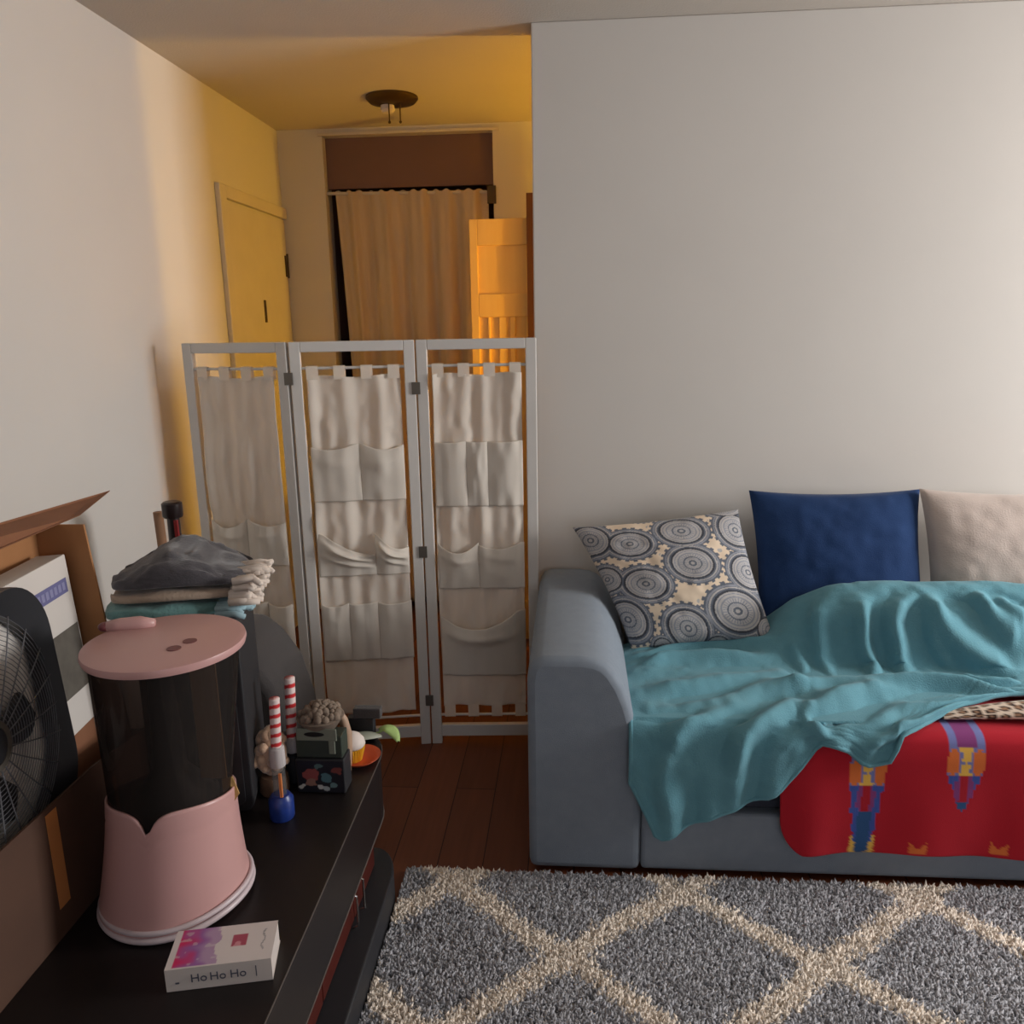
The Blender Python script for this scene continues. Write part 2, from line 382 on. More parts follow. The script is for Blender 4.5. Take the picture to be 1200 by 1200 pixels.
def pillow(name, label, cat, corners, T, m, colfn=None, n=60, **k):
    F, Bk, a, b = pillow_pts(*corners, T, n=n, **k)
    mb = MB()
    if colfn is not None:
        mb.grid(F, colfn(a, b)); mb.grid(Bk[::-1], colfn(a[::-1], b[::-1]))
    else:
        mb.grid(F); mb.grid(Bk[::-1])
    c = F.reshape(-1, 3); loc = (float(c[:, 0].mean()), float(c[:, 1].mean()), float(c[:, 2].min()))
    mb.v = [(x - loc[0], y - loc[1], z - loc[2]) for x, y, z in mb.v]
    o = obj(name, mb, m, smooth=True); o.location = loc
    return tag(o, label, cat)

def medallions(a, b):
    X = a * 1.0; Y = b * 1.0
    dark = np.array(lin(104, 110, 122)); mid = np.array(lin(146, 149, 158)); lt = np.array(lin(184, 180, 178)); cr = np.array(lin(232, 212, 188)); blk = np.array(lin(72, 74, 82))
    out = np.broadcast_to(cr, a.shape + (3,)).copy()
    cs = [(.27, .78, .15, .12), (.60, .84, .16, .13), (.26, .46, .16, .135), (.59, .58, .16, .14), (.06, .86, .13, .15), (.05, .54, .10, .11),
          (.06, .22, .14, .17), (.42, .12, .16, .16), (.78, .22, .20, .18), (.93, .82, .13, .16), (.93, .50, .14, .15), (.98, .08, .12, .12), (.92, 1.02, .14, .1), (.42, 1.02, .10, .06), (.22, .0, .08, .08), (.60, .0, .10, .07)]
    best = np.full(a.shape, 9.0); ang = np.zeros(a.shape)
    for cx, cy, rx, ry in cs:
        dx = (X - cx) / rx; dy = (Y - cy) / ry; r = np.hypot(dx, dy); t = np.arctan2(dy, dx)
        ang = np.where(r < best, t, ang); best = np.minimum(best, r)
    r = best; sc = 1.16 + .045 * np.sign(np.sin(ang * 22))
    def put(mask, c): out[mask] = c
    put(r < sc, dark); put(r < 1.05, mid); put(r < .98, dark); put((r < .96) & (r > .90), lt)
    put((r < .84) & (r > .76), blk); put(r < .76, lt); put((r < .70) & (r > .66), mid); put((r < .58) & (r > .52), mid)
    put((r < .5) & (np.sin(ang * 30) > .2) & (r > .2), mid); put((r < .36) & (r > .31), dark); put(r < .16, dark); put(r < .08, lt)
    st = (np.abs(np.sin(X * 26) * np.sin(Y * 26)) > .93) & (r > 1.25); put(st, lt)
    return out
pillow('throw_pillow', 'grey and cream medallion-print pillow leaning over the sofa arm', 'pillow',
       ((-.005, 2.66, .83), (.548, 2.70, .885), (.640, 2.47, .50), (.185, 2.45, .478)), .085, M['attr'], medallions, n=230, seed=3)
pillow('throw_pillow', 'plain navy blue velvet pillow standing against the wall behind the blanket', 'pillow',
       ((.585, 2.72, .945), (1.135, 2.71, .95), (1.15, 2.58, .465), (.605, 2.58, .465)), .085, M['navy'], seed=5)
pillow('throw_pillow', 'pale cream velvet pillow at the right edge, beside the navy pillow', 'pillow',
       ((1.120, 2.68, .958), (1.72, 2.70, .945), (1.74, 2.56, .465), (1.150, 2.56, .465)), .085, M['cream'], seed=8)

# ------------------------------------------------------------------ red patterned throw over the sofa front
def red_throw():
    xs = np.arange(.53, 2.0, .005)
    prof_y = [(2.42, .455), (2.2, .458), (2.06, .460), (2.0, .452), (1.975, .43), (1.966, .38), (1.966, .25), (1.968, .105)]
    # arc length resample
    p = np.array(prof_y); sl = np.r_[0, np.cumsum(np.hypot(*np.diff(p, axis=0).T))]
    s = np.arange(0, sl[-1], .004); yy = pch(sl, p[:, 0], s); zz = pch(sl, p[:, 1], s)
    X, Si = np.meshgrid(xs, s, indexing='ij'); Y = np.broadcast_to(yy, X.shape).copy(); Z = np.broadcast_to(zz, X.shape).copy()
    hang = np.clip((.42 - Z) / .3, 0, 1)
    # left border slants in toward the bottom corner, which is rounded
    k = np.clip((X - .53) / 1.47, 0, 1)
    q_ = np.clip((.215 - Z) / .11, 0, 1); lo = .535 + .012 * np.clip((.42 - Z) / .2, 0, 1) + .085 * (1 - np.sqrt(1 - .98 * q_ ** 2))
    X2 = lo + (X - .53) * (2.0 - lo) / (2.0 - .53)
    Y2 = Y - .006 * hang * np.sin(X2 * 22) - .004 * vnoise(X * 12, Si * 6, 4) * hang - .012 * np.exp(-((X2 - .62) / .05) ** 2) * hang
    Z2 = Z + .0035 * np.sin(X2 * 9) * hang
    return np.stack([X2, Y2, Z2], -1), X2, Z2
P, X2, Z2 = red_throw()
def red_cols(X, Z):
    red = np.array(lin(176, 32, 46)); out = np.broadcast_to(red, X.shape + (3,)).copy()
    dr = np.array(lin(168, 32, 46)); pur = np.array(lin(132, 64, 120)); blu = np.array(lin(66, 86, 160)); nvy = np.array(lin(36, 52, 112)); org = np.array(lin(212, 112, 58)); yel = np.array(lin(226, 180, 84)); lav = np.array(lin(116, 122, 176)); teal = np.array(lin(48, 84, 130))
    stp = lambda q, s: np.round(q / s) * s
    def motif(cx, zt, tail):
        x = np.abs(X - cx); x = stp(x, .007); z = zt - Z   # z downward
        zq = stp(z, .008)
        w_ = np.where(z < .115, .082, np.where(z < .27, .082 - .036 * np.clip((zq - .115) / .155, 0, 1), .05))
        if tail: w_ = np.where(z > .115, np.clip(.085 - .085 * (zq - .115) / .115, 0, 1), w_)
        inside = (x < w_ * .5 * 1.0 + .004) & (z > 0) & (z < (.23 if tail else .335))
        out[inside & (z < .06)] = lav; out[inside & (x < .028 - .25 * np.abs(zq - .03)) & (z < .07)] = pur
        m2 = inside & (z >= .05) & (z < .125); out[m2] = lav
        out[m2 & (x > .018) & (np.abs(zq - .088) < .035 - .4 * np.abs(x - .034))] = org
        out[m2 & (x < .006 + .28 * np.abs(zq - .088)) & (x < .022)] = yel
        m3 = inside & (z >= .125); out[m3] = blu
        out[m3 & (x < .026 - .2 * np.abs(zq - .165)) & (z < .215)] = pur; out[m3 & (x < .012) & (z < .2)] = dr
        out[m3 & (x < .016) & (z > .2)] = teal
        if not tail: out[m3 & (z > .245) & (x > .034 - .26 * (zq - .245))] = yel; out[m3 & (z > .3) & (x > .026)] = yel
    motif(.762, .435, False); motif(1.005, .472, True); motif(1.53, .435, False)
    for cx in (.905, 1.115, 1.32, 1.74):
        x = np.abs(X - cx); zb = Z - .118
        out[(zb > 0) & (zb < .04) & (x < .022) & (x > .02 * np.clip((zb - .012) / .02, 0, 1)) & (zb < .018 + .9 * x)] = org
    return out
mb = MB().grid(P, red_cols(X2, Z2)); loc = (1.2, 2.1, .11); mb.v = [(x - loc[0], y - loc[1], z - loc[2]) for x, y, z in mb.v]
o = obj('throw_blanket', mb, M['attr'], smooth=True, solid=.005); o.location = loc
tag(o, 'red woven throw with blue, orange and yellow stepped motifs hanging down the sofa front', 'blanket')

# leopard print cloth peeping out between the teal blanket and the red throw
def leopard():
    t = np.linspace(0, 1, 90); a = np.linspace(0, 2 * PI, 40)
    x = .97 + t * .75; P = np.zeros((90, 40, 3)); rr = .006 + .014 * np.clip(t * 3, 0, 1) ** .7
    P[..., 0] = x[:, None] + 0 * a; P[..., 1] = 2.045 + .02 * np.sin(t * 5)[:, None] + np.cos(a) * (rr * 2.2)[:, None]; P[..., 2] = .466 + rr[:, None] * (1 + np.sin(a))[None, :]
    U, V = np.meshgrid(t * .75, a * .036, indexing='ij')
    gx = U / .034; gy = V / .030; ix = np.floor(gx); iy = np.floor(gy)
    jx = np.sin(ix * 12.9 + iy * 78.2) * .2; jy = np.sin(ix * 39.3 + iy * 11.1) * .2
    r = np.hypot(gx - ix - .5 - jx, gy - iy - .5 - jy)
    col = np.broadcast_to(np.array(lin(214, 196, 178)), U.shape + (3,)).copy()
    col[r < .42] = lin(52, 36, 32); col[r < .22] = lin(150, 116, 92); return P, col
P, col = leopard(); mb = MB().grid(P, col); mb.v = [(x - 1.3, y - 2.08, z - .46) for x, y, z in mb.v]
o = obj('blanket', mb, M['attr'], smooth=True); o.location = (1.3, 2.08, .46)
tag(o, 'leopard-print cloth peeping out between the teal blanket and the red throw', 'blanket')

# ------------------------------------------------------------------ teal fleece blanket
#BLANKET-BEGIN
BX = [0.15, 0.195, 0.226, 0.25, 0.3, 0.42, 0.53, 0.6, 0.64, 0.7, 0.755, 0.8, 0.85, 0.95, 1.08, 1.22, 1.45, 1.75, 2.0]
# row k at each station: (y, z)
BR = {
 0: [(2.5, 0.47),(2.5277, 0.47),(2.54, 0.47),(2.5565, 0.47),(2.58, 0.47),(2.62, 0.47),(2.64, 0.475),(2.66, 0.48),(2.66, 0.48),(2.66, 0.5),(2.66, 0.52),(2.66, 0.54),(2.66, 0.55),(2.66, 0.56),(2.66, 0.57),(2.66, 0.57),(2.66, 0.57),(2.66, 0.56),(2.66, 0.55)],
 1: [(2.42, 0.475),(2.4477, 0.4819),(2.46, 0.485),(2.4765, 0.4871),(2.5, 0.49),(2.53, 0.495),(2.55, 0.505),(2.55, 0.53),(2.54, 0.56),(2.5, 0.635),(2.47, 0.675),(2.46, 0.695),(2.45, 0.706),(2.45, 0.715),(2.45, 0.712),(2.45, 0.712),(2.45, 0.7),(2.45, 0.68),(2.45, 0.66)],
 2: [(2.36, 0.478),(2.3738, 0.4863),(2.38, 0.49),(2.3882, 0.49),(2.4, 0.49),(2.42, 0.495),(2.43, 0.505),(2.43, 0.525),(2.43, 0.55),(2.41, 0.6),(2.385, 0.635),(2.375, 0.65),(2.37, 0.66),(2.37, 0.665),(2.37, 0.66),(2.37, 0.665),(2.38, 0.655),(2.38, 0.64),(2.38, 0.62)],
 3: [(2.26, 0.478),(2.2738, 0.4828),(2.28, 0.485),(2.2841, 0.485),(2.29, 0.485),(2.3, 0.488),(2.31, 0.49),(2.315, 0.49),(2.32, 0.49),(2.325, 0.492),(2.32, 0.495),(2.315, 0.498),(2.31, 0.5),(2.3, 0.5),(2.29, 0.5),(2.27, 0.505),(2.26, 0.505),(2.26, 0.5),(2.26, 0.5)],
 4: [(2.12, 0.476),(2.1269, 0.4788),(2.13, 0.48),(2.13, 0.48),(2.13, 0.48),(2.14, 0.482),(2.15, 0.482),(2.15, 0.482),(2.15, 0.482),(2.15, 0.482),(2.15, 0.482),(2.15, 0.482),(2.16, 0.484),(2.18, 0.488),(2.2, 0.488),(2.21, 0.49),(2.21, 0.49),(2.21, 0.49),(2.21, 0.49)],
 5: [(1.99, 0.462),(1.9865, 0.4641),(1.985, 0.465),(1.985, 0.4662),(1.985, 0.468),(1.985, 0.468),(1.985, 0.468),(1.99, 0.47),(2.0, 0.472),(2.0, 0.472),(1.985, 0.47),(1.99, 0.472),(2.02, 0.478),(2.09, 0.482),(2.15, 0.486),(2.18, 0.488),(2.18, 0.488),(2.18, 0.488),(2.18, 0.488)],
 6: [(1.955, 0.385),(1.9502, 0.3469),(1.948, 0.33),(1.948, 0.3362),(1.948, 0.345),(1.95, 0.36),(1.952, 0.4),(1.958, 0.445),(1.965, 0.458),(1.962, 0.455),(1.95, 0.435),(1.955, 0.44),(1.985, 0.474),(2.05, 0.482),(2.125, 0.484),(2.165, 0.486),(2.165, 0.486),(2.165, 0.486),(2.165, 0.486)],
 7: [(1.95, 0.305),(1.9465, 0.215),(1.945, 0.15),(1.945, 0.158),(1.945, 0.188),(1.948, 0.245),(1.95, 0.3),(1.952, 0.385),(1.955, 0.432),(1.952, 0.418),(1.945, 0.378),(1.948, 0.385),(1.965, 0.462),(2.03, 0.48),(2.112, 0.482),(2.158, 0.484),(2.158, 0.484),(2.158, 0.484),(2.158, 0.484)],
}
def blanket_base(nx, nv):
    u = np.linspace(0, 1, nx); x = BX[0] + u * (BX[-1] - BX[0]); vv = np.linspace(0, 7, nv)
    rows = np.zeros((8, nx, 2))
    for k in range(8):
        r = np.array(BR[k]); rows[k, :, 0] = pch(BX, r[:, 0], x); rows[k, :, 1] = pch(BX, r[:, 1], x)
    P = np.zeros((nx, nv, 3)); P[..., 0] = x[:, None]
    for i in range(nx):
        P[i, :, 1] = pch(np.arange(8), rows[:, i, 0], vv); P[i, :, 2] = pch(np.arange(8), rows[:, i, 1], vv)
    return P
#BLANKET-END
RIDGES = [
    ([(0.586, 4.66), (0.641, 4.57), (0.73, 4.24), (0.818, 4.03), (0.947, 4.1)], 0.041, 0.022),
    ([(0.437, 4.33), (0.586, 3.91), (0.767, 3.68), (0.961, 3.79), (1.087, 4.17), (1.235, 7.0)], 0.037, 0.021),
    ([(0.41, 6.23), (0.433, 5.45), (0.516, 4.78), (0.641, 4.19), (0.818, 3.96)], 0.034, 0.024),
    ([(0.859, 1.76), (0.859, 2.51), (0.883, 3.04), (0.85, 3.51)], 0.024, 0.018),
    ([(1.031, 1.52), (0.943, 2.27), (0.952, 2.55), (0.971, 3.51)], 0.026, 0.022),
    ([(1.045, 1.55), (1.082, 2.29), (1.17, 2.67), (1.281, 3.09)], 0.036, 0.026),
    ([(1.184, 1.52), (1.226, 2.15), (1.305, 2.51)], 0.032, 0.024),
    ([(1.087, 3.3), (1.165, 3.82), (1.258, 3.84)], 0.02, 0.02),
    ([(0.201, 2.79), (0.294, 2.29), (0.424, 2.41), (0.609, 2.81)], 0.02, 0.024),
    ([(0.187, 3.91), (0.335, 3.72), (0.595, 3.35), (0.669, 3.58)], 0.024, 0.024),
    ([(0.206, 4.57), (0.382, 4.26), (0.581, 3.72), (0.665, 3.89)], 0.024, 0.021),
    ([(0.233, 5.57), (0.284, 5.15), (0.405, 4.59), (0.53, 4.33)], 0.024, 0.024),
    ([(0.665, 2.25), (0.679, 2.81), (0.688, 3.44)], 0.016, 0.02),
    ([(0.757, 1.33), (0.734, 2.36), (0.739, 2.95), (0.767, 3.56)], 0.018, 0.022),
    ([(0.6, 4.61), (0.623, 5.38), (0.646, 6.74)], 0.022, 0.018),
    ([(0.743, 6.51), (0.799, 5.71), (0.929, 6.63), (1.193, 7.0)], 0.014, 0.02),
    ([(0.73, 4.92), (0.859, 4.59), (1.026, 6.06), (1.244, 7.0)], 0.014, 0.022),
    ([(0.257, 6.77), (0.229, 6.02), (0.257, 5.57)], 0.016, 0.02),
    ([(1.04, 2.18), (1.054, 2.53), (1.11, 3.0)], 0.012, 0.014),
    ([(1.249, 1.69), (1.286, 2.06), (1.318, 2.22)], 0.02, 0.016),
    ([(0.206, 1.85), (0.345, 1.59), (0.507, 1.8), (0.641, 2.08)], 0.017, 0.019),
]
#RIDGES-HERE
def blanket():
    nx, nv = 330, 220
    P = blanket_base(nx, nv)
    # metric row coordinate
    X = P[..., 0]; seg = np.linalg.norm(np.diff(P, axis=1), axis=2); s = np.concatenate([np.zeros((nx, 1)), np.cumsum(seg, 1)], 1)
    vcoord = np.broadcast_to(np.linspace(0, 7, nv), (nx, nv))
    du = np.gradient(P, axis=0); dv = np.gradient(P, axis=1); n = np.cross(du, dv); n /= np.linalg.norm(n, axis=2, keepdims=True) + 1e-9
    n *= np.sign(n[..., 2:3] * .6 - n[..., 1:2] * .4 + 1e-9)
    h = np.zeros((nx, nv))
    vs = .11     # metres per row unit, roughly
    for pl, amp, wd in RIDGES:
        pl = np.array(pl); pl = np.c_[pch(np.arange(len(pl)), pl[:, 0], np.linspace(0, len(pl) - 1, 40)), pch(np.arange(len(pl)), pl[:, 1], np.linspace(0, len(pl) - 1, 40))]
        best = np.full((nx, nv), 9.0); tt = np.zeros((nx, nv)); side = np.zeros((nx, nv))
        for j in range(len(pl) - 1):
            ax, ay = pl[j, 0], pl[j, 1] * vs; bx, by = pl[j + 1, 0], pl[j + 1, 1] * vs
            dx, dy = bx - ax, by - ay; L2 = dx * dx + dy * dy + 1e-12
            t = np.clip(((X - ax) * dx + (vcoord * vs - ay) * dy) / L2, 0, 1)
            dd = np.hypot(X - ax - t * dx, vcoord * vs - ay - t * dy); mk = dd < best
            best = np.where(mk, dd, best); tt = np.where(mk, (j + t) / (len(pl) - 1), tt)
            side = np.where(mk, np.sign((X - ax) * dy - (vcoord * vs - ay) * dx), side)
        fade = np.clip(np.minimum(tt, 1 - tt) * 5, 0.12, 1)
        wl_ = wd * np.where(side > 0, 1.0, 1.0)
        h += amp * fade * (np.exp(-(best / wl_) ** 2) - .35 * np.exp(-((best - 2.2 * wd) / (1.2 * wd)) ** 2))
    hang = np.clip((vcoord - 5.2) / 1.5, 0, 1) * np.clip((.9 - X) / .1, 0, 1)
    h += hang * (.010 * np.sin(X * 42 + vcoord * .6) + .006 * np.sin(X * 77))
    h += .004 * vnoise(X * 14, vcoord * 1.6, 11) + .0018 * vnoise(X * 40, vcoord * 5, 12)
    h = np.maximum(h, -.010)
    P = P + n * h[..., None]
    P[..., 2] = np.where((P[..., 1] > 2.0) & (P[..., 2] < .472), .472, P[..., 2])
    return P
P = blanket(); mb = MB().grid(P); mb.v = [(x - 1.0, y - 2.3, z - .46) for x, y, z in mb.v]
o = obj('blanket', mb, M['teal'], smooth=True, solid=.007); o.location = (1.0, 2.3, .46)
hm = np.concatenate([P[0, 60:-1:4, :], P[::3, -1, :]])
hm_o = obj('hem', MB().tube([tuple(p) for p in (hm - np.array([1.0, 2.3, .46]))], .0062, 8), M['teal'], smooth=True); hm_o.parent = o
tag(o, 'rumpled teal fleece blanket heaped over the sofa seat, one corner hanging off the front', 'blanket')

# ------------------------------------------------------------------ shag rug
rug = thing('rug', 'grey shag rug with a cream diamond trellis lying in front of the sofa', 'rug', (.8, .9, 0))
RX0, RX1, RY0, RY1 = -.468, 2.4, -.4, 1.965
obj('backing', MB().box(RX0, RX1, RY0, RY1, .0005, .008), M['rugback'], rug)
def pile():
    parts = []
    for (n, x0, x1, ya, yb) in ((105000, RX0, 1.75, .95, RY1), (12000, RX0, RX1, RY0, .95), (7000, 1.75, RX1, .95, RY1)):
        x = rng.uniform(x0, x1, n); y = rng.uniform(ya, yb, n); parts.append(np.c_[x, y])
    xy = np.concatenate(parts); n = len(xy); x, y = xy.T
    xw = x + .010 * vnoise(x * 9 + 20, y * 9 + 20, 21) + .009 * rng.normal(size=n); yw = y + .012 * vnoise(x * 8 + 40, y * 8 + 40, 22) + .009 * rng.normal(size=n)
    a = (xw + .016) / .604 + (yw - 1.655) / .50; b = (xw + .016) / .604 - (yw - 1.655) / .50
    da = np.abs(a - np.round(a)); db = np.abs(b - np.round(b)); dl = np.minimum(da, db) * .385
    cross = np.hypot(np.minimum(da, .5), np.minimum(db, .5)) * .385
    line = (dl < .027) | (cross < .052)
    g = rng.uniform(.84, 1.14, n)[:, None]
    col = np.where(line[:, None], np.array(lin(244, 232, 218)), np.array(lin(182, 182, 187))) * g
    dark = (rng.random(n) < .22) & ~line; col[dark] *= .68
    h = rng.uniform(.013, .023, n) * np.where(line, 1.1, 1); r = rng.uniform(.0045, .0075, n)
    far = y < .95; r[far] *= 2.2
    th = rng.uniform(0, 2 * PI, n); lean = rng.uniform(.002, .013, n); ld = rng.uniform(0, 2 * PI, n)
    V = np.zeros((n, 7, 3))
    for k in range(3):
        A = th + 2 * PI * k / 3
        V[:, k, 0] = x + r * np.cos(A); V[:, k, 1] = y + r * np.sin(A); V[:, k, 2] = .007
        V[:, 3 + k, 0] = x + .8 * r * np.cos(A) + .35 * lean * np.cos(ld); V[:, 3 + k, 1] = y + .8 * r * np.sin(A) + .35 * lean * np.sin(ld); V[:, 3 + k, 2] = .007 + .6 * h
    V[:, 6, 0] = x + lean * np.cos(ld); V[:, 6, 1] = y + lean * np.sin(ld); V[:, 6, 2] = .007 + h
    V[:, :, 0] = np.clip(V[:, :, 0], RX0, RX1 + .02); V[:, :, 1] = np.clip(V[:, :, 1], RY0, RY1 + .01)
    V = V.reshape(-1, 3) - np.array([.8, .9, 0])
    base = (np.arange(n) * 7)[:, None, None]
    q = np.array([[0, 1, 4, 3], [1, 2, 5, 4], [2, 0, 3, 5]]); t = np.array([[3, 4, 6], [4, 5, 6], [5, 3, 6]])
    Q = (base + q).reshape(-1, 4); T = (base + t).reshape(-1, 3)
    me = bpy.data.meshes.new('pile'); me.vertices.add(len(V)); me.vertices.foreach_set('co', V.astype('f4').ravel())
    loops = np.concatenate([Q.ravel(), T.ravel()]).astype('i4'); me.loops.add(len(loops)); me.loops.foreach_set('vertex_index', loops)
    me.polygons.add(len(Q) + len(T))
    st = np.concatenate([np.arange(len(Q)) * 4, len(Q) * 4 + np.arange(len(T)) * 3]).astype('i4'); me.polygons.foreach_set('loop_start', st)
    me.update(calc_edges=True); me.validate()
    ca = me.color_attributes.new('Col', 'FLOAT_COLOR', 'POINT'); arr = np.ones((len(V), 4), 'f4'); arr[:, :3] = np.repeat(col, 7, 0)
    ca.data.foreach_set('color', arr.ravel()); me.materials.append(M['pile'])
    o = bpy.data.objects.new('pile', me); C.objects.link(o); o.parent = rug; o['kind'] = 'stuff'
pile()

# ------------------------------------------------------------------ folding screen
scr = thing('folding_screen', 'white three-panel folding screen with cotton pocket curtains, standing across the hallway entrance', 'room divider', (-.72, 2.68, 0))
J = [(-1.318, 2.70), (-.930, 2.63), (-.524, 2.70), (-.122, 2.725)]
ZT = 1.458
def panel(i):
    a = Vector((*J[i], 0)); b = Vector((*J[i + 1], 0)); e = (b - a); Wd = e.length; e.normalize(); nrm = Vector((e.y, -e.x, 0))  # towards camera
    g = .003
    def pt(u, d, z): return tuple(a + e * u + nrm * d + Vector((0, 0, z)))
    def bx(mb, u0, u1, z0, z1, d0=-.011, d1=.011):
        mb.hexa([pt(u0, d1, z0), pt(u1, d1, z0), pt(u1, d0, z0), pt(u0, d0, z0)], [pt(u0, d1, z1), pt(u1, d1, z1), pt(u1, d0, z1), pt(u0, d0, z1)])
    fr = MB(); pw = .036
    bx(fr, g, g + pw, 0, ZT); bx(fr, Wd - g - pw, Wd - g, 0, ZT); bx(fr, g + pw, Wd - g - pw, ZT - .034, ZT); bx(fr, g + pw, Wd - g - pw, .03, .075)
    obj('panel_frame', fr, M['screen'], scr, bevel=.003)
    zr, zb = 1.372, .112
    obj('rod', MB().tube([pt(g + pw - .003, 0, zr), pt(Wd - g - pw + .003, 0, zr)], .005, 8), M['screen'], scr)
    obj('rod', MB().tube([pt(g + pw - .003, 0, zb), pt(Wd - g - pw + .003, 0, zb)], .005, 8), M['screen'], scr)
    # curtain
    u0, u1 = g + pw + .012, Wd - g - pw - .014
    ztop, zbot = 1.345, (.15 if i != 1 else .135)
    nu, nz = 90, 200
    U = np.linspace(0, 1, nu)[:, None]; T = np.linspace(0, 1, nz)[None, :]
    seed = 30 + i
    env = .35 + .65 * np.abs(np.sin(T * PI * .9 + .6))
    dep = (.0045 * np.sin(U * 2 * PI * (2.2 + .5 * i) + 1.3 * i + 1.5 * T) + .003 * np.sin(U * 2 * PI * 5.3 + 2 * T + i)) * env + .008 * vnoise(U * 4 + 5 + 0 * T, T * 12 + 5 + 2 * U, seed) + .005 * vnoise(U * 7 + 5 - 3 * T, T * 7 + 5 + 5 * U, seed + 9) + .0022 * vnoise(U * 13 + 5 + 0 * T, T * 30 + 0 * U, seed + 5)
    shift = .010 * T * (1 if i != 1 else 1) * (U - .3) + .004 * np.sin(T * 5 + i)
    uu = u0 + U * (u1 - u0) + shift * .8 * (1 - 2 * U * .5)
    zz = ztop + T * (zbot - ztop) + 0 * U + .004 * np.sin(U * 9)
    P = np.zeros((nu, nz, 3)); ex, nx_ = np.array(e), np.array(nrm); A = np.array(a)
    def surf(uu, dd, zz): return A + ex * uu[..., None] + nx_ * dd[..., None] + np.array([0, 0, 1.]) * zz[..., None]
    cur = obj('curtain', MB().grid(surf(uu + 0 * zz, dep + .004, zz)), M['cotton'], scr, smooth=True, solid=.0012)
    # hanging tabs top (and bottom tabs)
    for k in range(4):
        uc = u0 + (u1 - u0) * (.07 + .287 * k); hw = .019
        for z0, z1, zz_ in ((1.335, 1.372, zr),) + (((zb, .158, zb),) if i == 2 else ()):
            pts = []
            for q in range(13):
                th = PI * q / 12
                if zz_ == zr: pts.append((math.cos(th) * .009, zr + math.sin(th) * .008))
                else: pts.append((math.cos(th) * .009, zb - math.sin(th) * .008))
            pts = [(.009, z0 if zz_ == zr else z1)] + pts + [(-.009, z0 if zz_ == zr else z1)]
            g_ = np.array([[pt(uc - hw + 2 * hw * s_, d_, z_) for d_, z_ in pts] for s_ in (0, .5, 1)])
            obj('hanging_tab', MB().grid(g_), M['cotton'], cur, smooth=True)
    # pockets
    rows = {0: [(.86, .70, (0, .48, 1)), (.56, .32, (0, .33, .66, 1))],
            1: [(1.12, .925, (0, .52, 1)), (.815, .66, (0, .63, 1)), (.56, .345, (.0, .30, .62, 1))],
            2: [(1.12, .895, (0, .36, .60, 1)), (.765, .60, (0, .47, 1)), (.52, .27, (0, 1))]}[i]
    sags = {0: [.025, .01], 1: [.020, .060, .008], 2: [.004, .028, .075]}[i]
    k = 0
    for (z1, z0, cuts), sg in zip(rows, sags):
        for c0, c1 in zip(cuts[:-1], cuts[1:]):
            k += 1; r_ = np.random.default_rng(100 * i + k)
            nu2, nz2 = 44, 40; a_ = np.linspace(0, 1, nu2)[:, None]; t_ = np.linspace(0, 1, nz2)[None, :]
            Uc = c0 + (c1 - c0) * a_
            ph = r_.uniform(-.25, .25); s_ = sg * r_.uniform(.6, 1.3)
            prof_u = np.sin(PI * np.clip(a_, 0, 1)) ** .8
            dd = .009 + prof_u * (.005 + .40 * s_ * np.exp(-((t_ - .05) / .35) ** 2) + .006 * np.sin(PI * t_)) + .004 * vnoise(a_ * 4 + k * 3 + 0 * t_, t_ * 3 + k + 0 * a_, 50 + i) * prof_u \
                + .35 * s_ * np.exp(-((t_ - .28 - .15 * (a_ - .5) * (1 if ph > 0 else -1)) / .10) ** 2) * prof_u * .5
            sl = (.075 * (1 if c0 == 0 else .8) * np.clip(a_ * 1.25 - .15, 0, 1)) if (i == 1 and z1 == .815) else 0 * a_
            s_ = s_ * (.35 if (i == 1 and z1 == .815) else 1)
            zz2 = z1 - (s_ * (1 - (2 * a_ - 1 + ph) ** 2).clip(0) + sl) * (1 - t_) ** 1.5 - (z1 - z0) * t_
            dd = dd + (.016 * np.exp(-((t_ - .18 - .3 * a_) / .09) ** 2) * prof_u * (sl.max() > 0)) + .010 * (sl.max() > 0) * np.exp(-((t_ - .5 - .25 * a_) / .07) ** 2) * prof_u
            base = pch(np.linspace(0, 1, nu), dep.mean(1), Uc[:, 0])[:, None]
            uu2 = u0 + Uc * (u1 - u0) + 0 * t_ + .004 * (1 - zz2 / 1.3) * Uc
            obj('pocket', MB().grid(surf(uu2, .6 * np.clip(base, -.004, .008) + dd, zz2)), M['cotton'], cur, smooth=True, solid=.001)
    return pt, Wd
infos = [panel(i) for i in range(3)]
for i, zs in ((2, (1.30, .735, .175)), (1, (1.34,))):
    x, y = J[i]
    for z in zs:
        obj('hinge', MB().box(x - .014, x + .014, y - .018, y - .012, z - .02, z + .02), M['grey_metal'], scr)

# ------------------------------------------------------------------ hallway: curtain, ceiling lamp
cur = thing('closet_curtain', 'tan gathered curtain hanging across the closet opening at the hallway end', 'curtain', (-.8, YF - .03, 0))
yq = YF + .03
obj('curtain_rod', MB().tube([(OX0 + .001, yq, 2.142), (OX1 - .001, yq, 2.128)], .008, 8), M['trim'], cur)
nu, nz = 160, 60
U = np.linspace(0, 1, nu)[:, None]; T = np.linspace(0, 1, nz)[None, :]
xl = -1.168 + .05 * T ** .8 + .015 * T; xr = -.415 + .012 * T
xx = xl + (xr - xl) * (U + .012 * np.sin(U * 22) * T)
fold = .042 * np.sin(U * 2 * PI * 5.2 + .8 * np.sin(U * 9) + .5 * np.sin(T * 4)) * (.3 + .7 * T) + .006 * np.sin(U * 2 * PI * 13 + 1 + 2 * np.sin(U * 5)) + .006 * vnoise(U * 9 + 3 + 0 * T, T * 3 + 0 * U, 77)
P = np.stack([xx, yq - .006 + fold - .02 * T, 2.150 - .012 * U - T * 2.08], -1)
